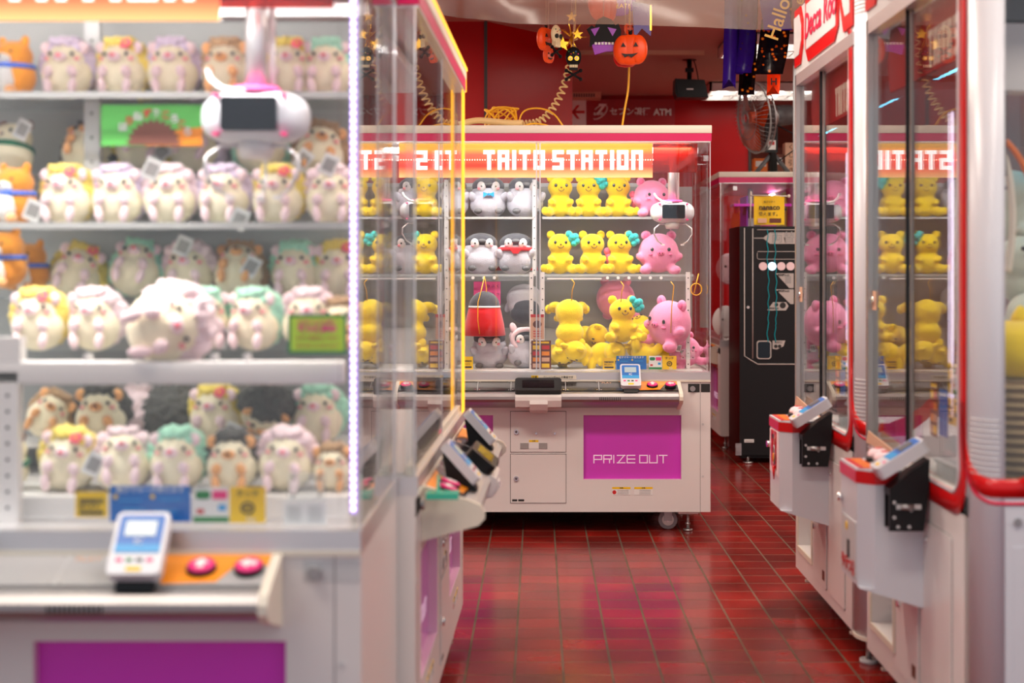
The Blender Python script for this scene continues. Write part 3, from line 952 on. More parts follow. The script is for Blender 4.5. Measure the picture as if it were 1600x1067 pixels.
drop(machB, ('lit_sign', 'crane_pole'))
drop(machD, ('lit_sign', 'crane_pole'))
for c in parts_of(machA, 'crane_pole'):
    if c.location.x < 0: kill(c)
for c in parts_of(machA, 'crane_pole'): c.location = (0.611, 0.24, 1.623)
for c in parts_of(machC, 'crane_pole'):
    if c.location.x > 0: c.location = (0.692, 0.25, 1.608)

# front machine: console panel coloured pale for the light it reflects, violet LED strip in the corner
M['panel_sheen'] = mat('pale_sheen_panel', (0.50, 0.50, 0.50), 0.3, metal=0.3)
for c in parts_of(machA, 'console'):
    for d in c.children:
        if d.name.startswith('control_panel'):
            d.material_slots[0].link = 'OBJECT'; d.material_slots[0].material = M['panel_sheen']
b = MB()
b.box(0.838, 0.850, 0.010, 0.018, 0.83, 1.95, 'led_strip')
z = 0.84
while z < 1.95:
    b.ball((0.844, 0.008, z), 0.0042, 'led_v', 8); z += 0.0145
b.build('led_strip', machA)
for c in parts_of(machA, 'edge_plate'):
    for i_, sl in enumerate(c.material_slots):
        if sl.material == M['ink']: sl.link = 'OBJECT'; sl.material = M['lgrey']
for c in parts_of(machA, 'lit_sign'): c.location.z += 0.020

# side machine: lit yellow edging on the far post and along the header
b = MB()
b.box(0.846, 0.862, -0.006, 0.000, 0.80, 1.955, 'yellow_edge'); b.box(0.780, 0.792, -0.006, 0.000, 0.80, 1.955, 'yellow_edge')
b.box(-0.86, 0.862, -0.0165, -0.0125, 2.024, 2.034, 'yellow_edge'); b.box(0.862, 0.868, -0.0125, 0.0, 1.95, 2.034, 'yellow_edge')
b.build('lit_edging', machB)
b = MB(); b.box(-0.80, -0.74, -0.10, -0.02, 0.735, 0.750, 'teal'); b.prism([(-0.80, 0.735), (-0.70, 0.735), (-0.75, 0.79)], 'y', -0.05, -0.045, 'teal'); b.build('side_tray', machB)
for c in parts_of(machB, 'front_pane'): pass
b = MB(); b.box(-HX + 0.03, HX - 0.03, 0.008, 0.028, 0.800, 0.822, 'cream'); b.build('track', machB)

# ------------------------------------------------------------------ shelving inside the machines
def wshelf(t, x0, x1, y0, y1, z, lip=0.012, m='shelfglass'):
    """clear shelf with a slightly thicker front lip; z is its upper face"""
    b = MB(); b.box(x0, x1, y0, y1, z - 0.006, z, m); b.box(x0, x1, y0 - 0.003, y0, z - 0.006 - lip, z + 0.002, 'back_grey' if lip else m)
    return b.build('prize_shelf', t)


# A: world Y 2.85 -> local 0
LA = lambda X, Y: (X + 1.203, Y - 2.85)
M['back_grey'] = mat('rear_panel_grey', (0.40, 0.40, 0.39), 0.5)
add_rear_panel(machA, 0.655, 0.80, 1.90, -0.83, 0.80, 'back_grey')
wshelf(machA, -0.83, 0.815, 0.35, 0.65, 1.690, 0.006)
wshelf(machA, -0.83, 0.815, 0.35, 0.65, 1.406, 0.006)
b = MB(); b.box(-0.83, 0.815, 0.49, 0.65, 1.515, 1.521, 'shelfglass'); b.box(-0.83, 0.815, 0.50, 0.65, 1.238, 1.244, 'shelfglass'); b.box(-0.83, 0.815, 0.46, 0.65, 0.905, 0.911, 'white'); b.build('rear_riser', machA)
b = MB(); b.box(-0.83, 0.815, 0.085, 0.125, 1.076, 1.122, 'white', bev=0.004)
for x in (0.055, 0.30, 0.555, 0.62): b.box(x - 0.006, x + 0.006, 0.09, 0.115, 1.122, 1.136, 'white')
b.box(-0.83, 0.815, 0.125, 0.65, 1.100, 1.112, 'shelfglass'); b.build('front_bar', machA)
b = MB(); b.box(0.125, 0.165, 0.085, 0.115, 0.800, 1.10, 'white')
for i in range(8): b.cyl((0.145, 0.083, 0.83 + i * 0.032), (0.145, 0.086, 0.83 + i * 0.032), 0.0035, 'ink', 8)
b.box(0.10, 0.17, 0.085, 0.12, 1.12, 1.17, 'white'); b.build('divider_post', machA)
divider_post(machA, 0.19, 0.49, 1.41, 1.95, 0.035, 'lgrey')
b = MB(); b.box(-0.83, 0.815, 0.15, 0.65, 0.800, 0.842, 'white'); b.build('prize_deck', machA)
# C
add_rear_panel(machC, 0.60, 0.80, 1.78, -0.83, 0.74, 'lgrey')
b = MB(); b.box(-0.83, 0.83, 0.590, 0.595, 1.0, 1.76, 'grey'); b.build('rear_backing', machC)
wshelf(machC, -0.83, -0.02, 0.30, 0.60, 1.585, 0.004); wshelf(machC, 0.02, 0.80, 0.30, 0.60, 1.585, 0.004)
wshelf(machC, -0.83, -0.02, 0.25, 0.60, 1.287, 0.004); wshelf(machC, 0.02, 0.80, 0.25, 0.60, 1.287, 0.004)
b = MB()
for xa, xb in ((-0.83, -0.025), (0.025, 0.80)):
    b.box(xa, xb, 0.200, 0.206, 1.255, 1.285, 'shelfglass'); b.box(xa + 0.02, xa + 0.30, 0.192, 0.200, 1.262, 1.270, 'white')
    for k in range(6): b.cyl((xa + 0.33 + k * 0.055, 0.194, 1.270), (xa + 0.33 + k * 0.055, 0.200, 1.270), 0.008, 'paper', 12)
b.build('front_rail', machC)
for x in (-0.46, -0.43, -0.035, 0.022, 0.765): divider_post(machC, x, 0.16, 0.800, 1.30, 0.020)
divider_post(machC, -0.02, 0.30, 1.28, 1.78, 0.022, 'lgrey')
b = MB(); b.box(-0.83, 0.83, 0.10, 0.58, 0.800, 0.806, 'white'); b.build('prize_deck', machC)
# B
b = MB(); b.box(-0.84, 0.84, 0.58, 0.60, 0.800, 1.0, 'grey'); b.box(-0.84, 0.84, 0.03, 0.60, 0.800, 0.806, 'lgrey'); b.build('prize_deck', machB)
for x in (-0.50, 0.0): divider_post(machB, x, 0.20, 0.800, 1.95, 0.02, 'alu')
# D
b = MB(); b.box(-0.84, 0.84, 0.55, 0.57, 0.80, 1.93, 'rose_paper'); b.box(-0.84, 0.84, 0.05, 0.56, 0.800, 0.808, 'white'); b.box(-0.84, 0.84, 0.15, 0.55, 1.20, 1.206, 'shelfglass'); b.build('prize_deck', machD)

for t, p in ((machA, 30), (machC, 23)):
    interior_light(t, 0.09, 1.55, p)
interior_light(machD, 0.56, 0.3, 14, -0.30)

# ------------------------------------------------------------------ stickers standing inside the windows (parts of their machines)
def sticker_row(t, items, y):
    for kind, x0, x1, z0, z1 in items:
        b = MB()
        if kind == 'nanaco': nanaco(b, x0, x1, z0, z1, y); nm = 'nanaco_card'
        elif kind == 'blue':
            b.box(x0, x1, y, y + 0.0012, z0, z1, 'blue'); nm = 'blue_card'
            w = x1 - x0; h = z1 - z0
            add_text(b, '電子マネーが使えます', w * 0.085, 'paper', ((x0 + x1) / 2, y - 0.0006, z1 - h * 0.11))
            for k in (0.07, 0.53): b.cyl((x0 + w * k, y - 0.001, z1 - h * 0.3), (x0 + w * k, y, z1 - h * 0.3), w * 0.028, 'yellow', 14)
            for k, zz in ((0.25, .6), (0.75, .62), (0.30, .35), (0.7, .3)): b.box(x0 + w * (k - .14), x0 + w * (k + .14), y - 0.0008, y, z0 + h * (zz - .02), z0 + h * (zz + .02), 'skyblue')
        elif kind == 'cards':
            b.box(x0, x1, y, y + 0.0012, z0, z1, 'paper'); nm = 'payment_card_notice'; w = x1 - x0; h = z1 - z0
            b.box(x0, x1, y - 0.0008, y, z0, z0 + h * .16, 'green'); b.prism(rrect(x0 + w * .06, x0 + w * .48, z1 - h * .34, z1 - h * .1, h * .1), 'y', y - 0.0008, y, 'green')
            b.box(x0 + w * .54, x0 + w * .95, y - 0.0008, y, z1 - h * .34, z1 - h * .1, 'pinkprint'); b.box(x0 + w * .1, x0 + w * .3, y - 0.0008, y, z0 + h * .25, z0 + h * .38, 'redprint')
            b.box(x0 + w * .7, x0 + w * .92, y - 0.0008, y, z0 + h * .34, z0 + h * .5, 'skyblue')
        elif kind == 'yel':
            b.box(x0, x1, y, y + 0.0012, z0, z1, 'yellow'); nm = 'yellow_card'; w = x1 - x0; h = z1 - z0
            b.tube([((x0 + x1) / 2 + w * .17 * math.cos(a), y - 0.001, z0 + h * .42 + w * .15 * math.sin(a)) for a in [i / 16 * 2 * PI for i in range(16)]], w * 0.03, 'ink', 6, closed=True)
            b.box((x0 + x1) / 2 - w * .09, (x0 + x1) / 2 + w * .09, y - 0.0012, y, z0 + h * .39, z0 + h * .45, 'ink')
            add_text(b, 'タッチ', w * 0.22, 'ink', ((x0 + x1) / 2, y - 0.0008, z1 - h * .18)); add_text(b, 'Edy', w * 0.18, 'paper', ((x0 + x1) / 2 + w * .1, y - 0.0008, z0 + h * .1))
        elif kind == 'white':
            b.box(x0, x1, y, y + 0.0012, z0, z1, 'paper'); nm = 'rule_notice'; w = x1 - x0; h = z1 - z0
            for k in range(6):
                for c in (0.08, 0.58): b.box(x0 + w * c, x0 + w * (c + .32), y - 0.0007, y, z0 + h * (.15 + k * .12), z0 + h * (.175 + k * .12), 'grey')
        elif kind == 'brown':
            b.box(x0, x1, y, y + 0.0012, z0, z1, 'brown'); nm = 'prize_list_poster'; w = x1 - x0; h = z1 - z0
            for i in range(2):
                for j in range(4):
                    b.box(x0 + w * (.08 + i * .45), x0 + w * (.47 + i * .45), y - 0.0007, y, z0 + h * (.06 + j * .21), z0 + h * (.20 + j * .21), ('beige', 'orange', 'redprint', 'yellow')[(i * 3 + j) % 4])
            b.box(x0 + w * .1, x1 - w * .1, y - 0.0007, y, z1 - h * .10, z1 - h * .04, 'yellow')
        elif kind == 'rose':
            b.box(x0, x1, y, y + 0.0012, z0, z1, 'beige'); nm = 'small_poster'; w = x1 - x0; h = z1 - z0
            b.box(x0, x1, y - 0.0007, y, z1 - h * .12, z1, 'redprint'); b.ball(((x0 + x1) / 2, y, z0 + h * .6), (w * .33, 0.001, h * .15), 'brown', 16)
            for k in range(3): b.box(x0 + w * .2, x1 - w * .2, y - 0.0007, y, z0 + h * (.1 + k * .1), z0 + h * (.14 + k * .1), 'redprint')
        elif kind == 'lime':
            b.box(x0, x1, y, y + 0.0012, z0, z1, 'green'); nm = 'green_bordered_notice'; w = x1 - x0; h = z1 - z0
            b.box(x0 + w * .05, x1 - w * .05, y - 0.0007, y, z0 + h * .08, z1 - h * .08, 'lime')
            add_text(b, 'お店からのお願い', w * 0.085, 'pinkprint', ((x0 + x1) / 2, y - 0.0012, z1 - h * .2)); add_text(b, '取り放題中', w * 0.13, 'pinkprint', ((x0 + x1) / 2, y - 0.0012, z1 - h * .38), 0.0008)
            add_text(b, '大きい景品は二つまで', w * 0.072, 'redprint', ((x0 + x1) / 2, y - 0.0012, z1 - h * .6)); add_text(b, 'ありがとうございます', w * 0.072, 'redprint', ((x0 + x1) / 2, y - 0.0012, z1 - h * .8))
        elif kind == 'wordy':
            b.box(x0, x1, y, y + 0.0012, z0, z1, 'rose_paper'); nm = 'pink_handwritten_notice'; w = x1 - x0; h = z1 - z0
            for i, s_ in enumerate(('くっつき', 'ぶらぶら', 'ひっかけ')):
                for j, ch in enumerate(s_): add_text(b, ch, w * .13, 'ink', (x0 + w * (.9 - i * .18), y - 0.001, z1 - h * (.12 + j * .2)))
        elif kind == 'acr':
            b.box(x0, x1, y, y + 0.003, z0, z1, 'shelfglass'); nm = 'acrylic_bracket'
            for px_, pz_ in ((.15, .2), (.85, .2), (.15, .8), (.85, .8)): b.cyl((x0 + (x1 - x0) * px_, y - 0.001, z0 + (z1 - z0) * pz_), (x0 + (x1 - x0) * px_, y + 0.001, z0 + (z1 - z0) * pz_), 0.003, 'ink', 8)
        b.build(nm, t)


def spans(X0, Y, rows):
    """pixel spans of flat notices on one plane of a machine facing the street"""
    out = []
    for k, a, c, top, bot in rows:
        p, q = at(a, bot, Y), at(c, top, Y)
        out.append((k, p.x - X0, q.x - X0, p.z, q.z))
    return out


sticker_row(machA, spans(-1.203, 2.885, [('nanaco', 118, 168, 768, 808), ('blue', 172, 298, 759, 815), ('cards', 302, 358, 761, 816), ('yel', 359, 415, 761, 817), ('white', 443, 510, 783, 820), ('lime', 450, 542, 491, 553), ('acr', 450, 508, 738, 782)]), 0.034)
sticker_row(machC, spans(0, 7.385, [('nanaco', 942, 961, 559, 577), ('blue', 963, 1010, 556, 577), ('cards', 1014, 1034, 556, 577), ('yel', 1035, 1057, 556, 577), ('nanaco', 722, 739, 557, 577), ('brown', 830, 861, 532, 577), ('rose', 829, 850, 491, 530), ('acr', 1064, 1086, 545, 562)]), 0.036)
sticker_row(machC, spans(0, 7.70, [('wordy', 740, 782, 440, 500)]), 0.36)
b = MB(); b.box(-0.035, 0.19, -0.0095, -0.0085, 0.765, 0.785, 'cream'); b.box(-0.035, 0.0, -0.0100, -0.0095, 0.766, 0.784, 'yellow'); add_text(b, '注意', 0.014, 'ink', (-0.018, -0.0106, 0.775)); add_text(b, 'クレーンゲームの景品です', 0.0125, 'ink', (0.10, -0.0106, 0.775)); b.build('caution_label', machC)

# hedgehog banner hanging behind the front bar of A's shelf
t = None
b = MB(); p = at(143, 215, 3.22); q = at(305, 158, 3.22)
b.box(p.x + 1.203, q.x + 1.203, 0.44, 0.4412, p.z - 0.012, q.z, mat('green_banner', srgb(90, 190, 80), 0.5))
xc = (p.x + q.x) / 2 + 1.203 + 0.005
b.prism([(xc - 0.02, p.z - 0.012), (q.x + 1.203, p.z - 0.012), (q.x + 1.203, p.z + 0.03), (xc + 0.04, p.z + 0.022)], 'y', 0.4392, 0.44, 'orange')
pts = []
for i in range(25):
    a = PI * i / 24; r_ = 0.060 if i % 2 else 0.050
    pts.append((xc + r_ * 1.05 * math.cos(a), p.z - 0.010 + r_ * math.sin(a)))
b.prism(pts, 'y', 0.4385, 0.4395, 'brown')
for i, ch in enumerate('はりねずみころころ'):
    a = 2.5 - i * 0.25
    add_text(b, ch, 0.021, 'redprint' if i % 2 else 'paper', (xc + 0.086 * math.cos(a), 0.438, p.z - 0.018 + 0.078 * math.sin(a)), 0.001)
b.build('hedgehog_banner', machA)


# ================================================================== plush toys
_store = {}


def hedgehog(kind):
    spine = {'L': 'f_lav', 'Y': 'f_yel', 'M': 'f_mint', 'P': 'f_pinkw', 'B': 'f_dark', 'T': 'f_tan', 'G': 'f_dark'}[kind]
    paw = 'f_opaw' if kind in 'BT' else 'f_paw'
    body = 'f_cream'
    key = 'hb'
    if key not in _store:
        _store['hb'] = blob_mesh('hedgehog_body', [((0, 0.002, 0.052), (0.058, 0.048, 0.054)), ((0, -0.004, 0.088), (0.044, 0.040, 0.034)), ((0, -0.036, 0.086), (0.016, 0.016, 0.012))], 0.0045, body, 0.0006)
        _store['hs'] = blob_mesh('hedgehog_spines', [((0, 0.020, 0.066), (0.062, 0.046, 0.060)), ((0, 0.010, 0.096), (0.048, 0.038, 0.031)), ((0, -0.012, 0.114), (0.030, 0.020, 0.013))], 0.004, 'f_lav', 0.009, 75, 3)
    t = thing('hedgehog_plush', 'x', 'plush toy')
    mesh_obj('body', _store['hb'], t)
    sk = 'hs' + spine
    if sk not in _store:
        me = _store['hs'].copy(); me.materials[0] = M[spine]; _store[sk] = me
    mesh_obj('spines', _store[sk], t, scale=(1.13, 1.05, 1.07))
    def shared(nm, fn):
        if nm not in _store:
            b = MB(); fn(b); o = b.build(nm); _store[nm] = o.data; bpy.data.objects.remove(o)
        return _store[nm]
    ear = shared('ear' + paw, lambda b: (b.ball((0, 0, 0), (0.0145, 0.008, 0.0145), paw, 14)))
    hand = shared('hand' + paw, lambda b: b.ball((0, 0, 0), (0.011, 0.010, 0.014), paw, 14))
    foot = shared('foot' + paw, lambda b: b.ball((0, 0, 0), (0.0095, 0.010, 0.019), paw, 14))
    eye = shared('hog_eye', lambda b: b.ball((0, 0, 0), 0.0048, 'eye', 10))
    nose = shared('hog_nose' + paw, lambda b: b.ball((0, 0, 0), (0.0058, 0.005, 0.0045), 'nosep' if paw == 'f_paw' else 'brown', 10))
    muz = shared('muzzle' + paw, lambda b: b.ball((0, 0, 0), (0.0155, 0.010, 0.0105), paw, 14))
    ch = shared('cheek', lambda b: b.ball((0, 0, 0), (0.0065, 0.0025, 0.0045), 'blush', 10))
    for s in (-1, 1):
        mesh_obj('ear', ear, t, (s * 0.040, -0.014, 0.110), (0, s * 0.5, s * -0.3))
        mesh_obj('hand', hand, t, (s * 0.027, -0.046, 0.054), (0.2, s * -0.35, 0))
        mesh_obj('foot', foot, t, (s * 0.028, -0.047, 0.022), (0, s * 0.15, 0))
        mesh_obj('eye', eye, t, (s * 0.025, -0.0385, 0.094))
        mesh_obj('cheek', ch, t, (s * 0.034, -0.0345, 0.084), (0, 0, s * 0.5))
    mesh_obj('muzzle', muz, t, (0, -0.047, 0.086))
    mesh_obj('nose', nose, t, (0, -0.0575, 0.089))
    if kind == 'Y':
        def fl(b):
            for i in range(5):
                a = i / 5 * 2 * PI; b.ball((0.008 * math.cos(a), 0, 0.008 * math.sin(a)), (0.0062, 0.003, 0.0062), 'petal', 10)
            b.ball((0, -0.002, 0), 0.0035, 'yellow', 8)
        mesh_obj('flower', shared('hog_flower', fl), t, (0.022, -0.034, 0.118), (-0.5, 0, 0))
    return t


def shiba():
    t = thing('shiba_dog_plush', 'x', 'plush toy')
    me = blob_mesh('shiba_body', [((0, 0, 0.050), (0.056, 0.050, 0.052)), ((0, -0.004, 0.100), (0.050, 0.044, 0.038)), ((-0.034, 0.0, 0.137), (0.012, 0.009, 0.016)), ((0.034, 0.0, 0.137), (0.012, 0.009, 0.016))], 0.0045, 'f_shiba', 0.0006)
    mesh_obj('body', me, t)
    for nm, c, r in (('belly', (0, -0.030, 0.045), (0.034, 0.028, 0.040)), ('muzzle', (0, -0.036, 0.090), (0.024, 0.020, 0.016))):
        b = MB(); b.ball(c, r, 'f_white'); b.build(nm, t)
    b = MB(); b.ball((0, -0.057, 0.094), (0.006, 0.004, 0.0045), 'eye', 10); b.build('nose', t)
    for s in (-1, 1):
        b = MB(); b.ball((s * 0.022, -0.040, 0.108), 0.0045, 'eye', 10); b.build('eye', t)
        b = MB(); b.ball((s * 0.026, -0.045, 0.014), (0.013, 0.016, 0.012), 'f_opaw', 14); b.build('paw', t)
    b = MB(); b.tube([(0.050 * math.cos(a), -0.002 + 0.046 * math.sin(a), 0.074) for a in [i / 24 * 2 * PI for i in range(24)]], 0.006, 'f_bluef', 8, closed=True)
    for i in range(12):
        a = -PI / 2 + (i - 5.5) * 0.24; b.ball((0.056 * math.cos(a), -0.002 + 0.052 * math.sin(a), 0.074), 0.0016, 'paper', 6)
    b.build('neckerchief', t)
    return t


def panda():
    t = thing('bear_plush', 'x', 'plush toy')
    me = blob_mesh('bear_body', [((0, 0, 0.050), (0.058, 0.050, 0.052)), ((0, -0.004, 0.098), (0.050, 0.044, 0.036))], 0.0045, 'f_cream', 0.0006)
    mesh_obj('body', me, t)
    for s in (-1, 1):
        b = MB(); b.ball((s * 0.036, 0, 0.132), (0.014, 0.009, 0.014), 'brown', 14); b.build('ear', t)
        b = MB(); b.ball((s * 0.020, -0.042, 0.104), (0.005, 0.003, 0.006), 'eye', 10); b.build('eye', t)
    b = MB(); b.tube([(0.050 * math.cos(a), 0.046 * math.sin(a), 0.072) for a in [i / 24 * 2 * PI for i in range(24)]], 0.007, 'f_greenf', 8, closed=True); b.build('scarf', t)
    b = MB(); b.ball((0, -0.047, 0.094), (0.006, 0.004, 0.004), 'brown', 10); b.build('nose', t)
    return t


def penguin(kind):
    t = thing('penguin_plush', 'x', 'plush toy')
    if 'pb' not in _store:
        _store['pb'] = blob_mesh('penguin_body', [((0, 0, 0.070), (0.092, 0.072, 0.074)), ((0, 0, 0.118), (0.084, 0.064, 0.052))], 0.006, 'f_grey', 0.0008)
        _store['pc'] = blob_mesh('penguin_cap', [((0, 0.004, 0.152), (0.080, 0.062, 0.050)), ((0, 0.02, 0.125), (0.070, 0.052, 0.05))], 0.005, 'f_cap', 0.0008)
        for nm, fn in (('pf', lambda b: b.ball((0, 0, 0), (0.022, 0.012, 0.026), 'f_white', 18)), ('pe', lambda b: b.ball((0, 0, 0), 0.005, 'eye', 10)),
                       ('pbk', lambda b: b.ball((0, 0, 0), (0.022, 0.014, 0.012), 'dgrey', 16)), ('pw', lambda b: b.ball((0, 0, 0), (0.018, 0.014, 0.034), 'f_grey', 16)),
                       ('pft', lambda b: b.ball((0, 0, 0), (0.020, 0.014, 0.014), 'dgrey', 14)), ('pch', lambda b: b.ball((0, 0, 0), (0.009, 0.004, 0.007), 'blush', 10))):
            b = MB(); fn(b); o = b.build(nm); _store[nm] = o.data; bpy.data.objects.remove(o)
    mesh_obj('body', _store['pb'], t)
    mesh_obj('head_cap', _store['pc'], t)
    for s in (-1, 1):
        mesh_obj('face_patch', _store['pf'], t, (s * 0.034, -0.054, 0.148), (0.25, 0, s * 0.45))
        mesh_obj('eye', _store['pe'], t, (s * 0.034, -0.0655, 0.150))
        mesh_obj('cheek', _store['pch'], t, (s * 0.046, -0.0605, 0.139), (0, 0, s * 0.6))
        mesh_obj('flipper', _store['pw'], t, (s * 0.074, -0.040, 0.096), (0.5, s * 0.5, 0))
        mesh_obj('foot', _store['pft'], t, (s * 0.050, -0.066, 0.030), (0, 0, s * 0.3))
    mesh_obj('beak', _store['pbk'], t, (0, -0.060, 0.160))
    if kind == 'bow':
        b = MB()
        for s in (-1, 1): b.prism([(0, 0.112), (s * 0.026, 0.122), (s * 0.026, 0.096)][::s], 'y', -0.084, -0.072, 'f_blow')
        b.ball((0, -0.080, 0.110), 0.007, 'f_blow', 10); b.build('bow', t)
    if kind == 'cape':
        b = MB(); b.tube([(0.080 * math.cos(a), 0.068 * math.sin(a), 0.122) for a in [i / 24 * 2 * PI for i in range(24)]], 0.010, 'f_redf', 8, closed=True)
        b.prism([(-0.03, 0.125), (0.03, 0.125), (0.012, 0.100), (-0.012, 0.100)][::-1], 'y', -0.088, -0.070, 'f_redf')
        b.prism([(-0.085, 0.12), (0.085, 0.12), (0.108, 0.02), (-0.108, 0.02)][::-1], 'y', 0.050, 0.066, 'f_redf'); b.build('red_cape', t)
    if kind == 'hood':
        b = MB()
        for s in (-1, 1): b.ball((s * 0.060, 0, 0.205), (0.018, 0.010, 0.030), 'f_pinkw', 16, (0, s * 0.35, 0))
        b.tube([(0.072 * math.cos(a), -0.046 + 0.010 * abs(math.cos(a)), 0.150 + 0.050 * math.sin(a)) for a in [i / 24 * 2 * PI for i in range(24)]], 0.013, 'f_pinkw', 8, closed=True)
        b.ball((0, 0.02, 0.158), (0.080, 0.060, 0.052), 'f_pinkw', 24); b.build('pink_hood', t)
    return t


def sitter(kind):
    """bright yellow sitting toy with round ears: plain generic bear"""
    t = thing('yellow_bear_plush', 'x', 'plush toy')
    if 'yb' not in _store:
        _store['yb'] = blob_mesh('yellow_body', [((0, 0, 0.062), (0.062, 0.054, 0.060)), ((0, -0.006, 0.150), (0.062, 0.052, 0.052)), ((0, 0, 0.108), (0.046, 0.040, 0.030)),
                                                ((-0.046, -0.044, 0.076), (0.018, 0.026, 0.016), (0.4, 0, 0.6)), ((0.046, -0.044, 0.076), (0.018, 0.026, 0.016), (0.4, 0, -0.6)),
                                                ((-0.060, -0.040, 0.028), (0.026, 0.042, 0.024), (0, 0, -0.5)), ((0.060, -0.040, 0.028), (0.026, 0.042, 0.024), (0, 0, 0.5))], 0.0055, 'f_bright', 0.0008)
        for nm, fn in (('ye', lambda b: b.ball((0, 0, 0), (0.0075, 0.004, 0.0085), 'eye', 12)), ('yr', lambda b: b.ball((0, 0, 0), (0.021, 0.013, 0.021), 'f_bright', 18)),
                       ('yf', lambda b: b.ball((0, 0, 0), (0.019, 0.010, 0.021), 'f_bright', 16)), ('yn', lambda b: b.ball((0, 0, 0), (0.005, 0.004, 0.0035), 'brown', 10)),
                       ('ys', lambda b: b.tube([(0.014 * math.cos(a), 0.0, 0.012 * math.sin(a)) for a in [PI + i / 10 * PI for i in range(11)]], 0.0016, 'brown', 6))):
            b = MB(); fn(b); o = b.build(nm); _store[nm] = o.data; bpy.data.objects.remove(o)
        def tealb(b):
            for c in ((0, 0, 0), (0.022, 0, 0.012), (-0.010, 0, 0.024), (0.014, 0, -0.020), (0.028, 0, -0.010), (0.006, -0.008, 0.010)): b.ball(c, 0.017, 'f_tealf', 12)
        def roseb(b):
            for c in ((0, 0, 0), (0.006, 0, -0.026), (0.010, 0, -0.050)): b.ball(c, (0.017, 0.014, 0.018), 'f_rosef', 12)
        for nm, fn in (('teal', tealb), ('rose', roseb)):
            b = MB(); fn(b); o = b.build(nm); _store[nm] = o.data; bpy.data.objects.remove(o)
    mesh_obj('body', _store['yb'], t)
    for s in (-1, 1):
        mesh_obj('ear', _store['yr'], t, (s * 0.045, 0.002, 0.196))
        mesh_obj('eye', _store['ye'], t, (s * 0.026, -0.052, 0.158))
        mesh_obj('foot', _store['yf'], t, (s * 0.082, -0.074, 0.030), (0.2, 0, s * 0.5))
    mesh_obj('nose', _store['yn'], t, (0, -0.059, 0.148))
    mesh_obj('smile', _store['ys'], t, (0, -0.0585, 0.142))
    if kind == 'teal': mesh_obj('teal_flower', _store['teal'], t, (0.052, -0.030, 0.175))
    if kind == 'rose': mesh_obj('rose_garland', _store['rose'], t, (0.072, -0.020, 0.115))
    return t


def pinkie():
    """round pink piglet-like cushion toy, plain and generic"""
    t = thing('pink_ball_plush', 'x', 'plush toy')
    me = blob_mesh('pink_body', [((0, 0, 0.112), (0.108, 0.088, 0.104)), ((-0.098, -0.030, 0.090), (0.030, 0.026, 0.020), (0, 0.6, 0)), ((0.098, -0.030, 0.090), (0.030, 0.026, 0.020), (0, -0.6, 0)),
                                 ((-0.075, -0.055, 0.024), (0.032, 0.044, 0.026), (0, 0, -0.4)), ((0.075, -0.055, 0.024), (0.032, 0.044, 0.026), (0, 0, 0.4))], 0.007, 'f_pink', 0.0008)
    mesh_obj('body', me, t)
    for s in (-1, 1):
        b = MB(); b.ball((s * 0.066, 0.0, 0.204), (0.026, 0.014, 0.026), 'f_pink', 18); b.build('ear', t)
        b = MB(); b.ball((s * 0.066, -0.010, 0.204), (0.016, 0.008, 0.016), 'f_pink2', 16); b.build('ear_lining', t)
        b = MB(); b.ball((s * 0.044, -0.080, 0.130), (0.009, 0.005, 0.010), 'eye', 14); b.build('eye', t)
        b = MB(); b.ball((s * 0.052, -0.083, 0.104), (0.012, 0.005, 0.007), 'f_pink2', 12, (0, 0, s * 0.5)); b.build('cheek', t)
    b = MB(); b.ball((0, -0.088, 0.110), (0.020, 0.010, 0.014), 'f_pink2', 16); b.build('snout', t)
    b = MB()
    for s in (-1, 1): b.ball((s * 0.007, -0.0975, 0.110), (0.003, 0.002, 0.005), 'brown', 8)
    b.build('nostrils', t)
    return t


masters = {}
for k in 'LYMPBT': masters[k] = hedgehog(k)
masters['shiba'] = shiba(); masters['panda'] = panda()
for k in ('', 'bow', 'cape', 'hood'): masters['pen' + k] = penguin(k)
for k in ('', 'teal', 'rose'): masters['yel' + k] = sitter(k)
masters['pink'] = pinkie()
_HT = {'L': 0.125, 'Y': 0.125, 'M': 0.125, 'P': 0.125, 'B': 0.125, 'T': 0.125, 'shiba': 0.15, 'panda': 0.14, 'pen': 0.2, 'penbow': 0.2, 'pencape': 0.2, 'penhood': 0.22, 'yel': 0.21, 'yelteal': 0.21, 'yelrose': 0.21, 'pink': 0.22}


def put(kind, px, py, Y, scale, label, group, rot=(0, 0, 0), lift=0.0, tagged=None):
    """stand a copy so that its base meets the shelf at depth Y; rot tips the toy about its middle"""
    c = dup(masters[kind])
    p = at(px, py, Y)
    h = _HT[kind] * scale / 2
    R = Euler(rot).to_matrix()
    mid = Vector((0, 0, h))
    # lowest extent after tipping
    pts = [Vector((sx * 0.45 * _W[kind] * scale, sy * 0.40 * _W[kind] * scale, sz * h * 0.92)) for sx in (-1, 1) for sy in (-1, 1) for sz in (-1, 1)] if any(abs(r) > 0.3 for r in rot[:2]) else [Vector((0, 0, -h))]
    low = min((R @ q).z for q in pts) * (0.86 if len(pts) > 1 else 1)
    c.location = p + Vector((0, 0, -low + lift)) + R @ (-mid)
    c.rotation_euler = rot
    c.scale = (scale,) * 3
    c['label'] = label; c['group'] = group
    if tagged:
        b = MB(); b.box(-0.018, 0.018, -0.0006, 0.0006, -0.024, 0.024, 'paper'); b.box(-0.013, 0.013, -0.0009, -0.0006, -0.015, 0.015, 'grey')
        o = b.build('paper_tag', c); o.location = tagged; o.rotation_euler = (0.3, 0.4, 0.3)
    return c


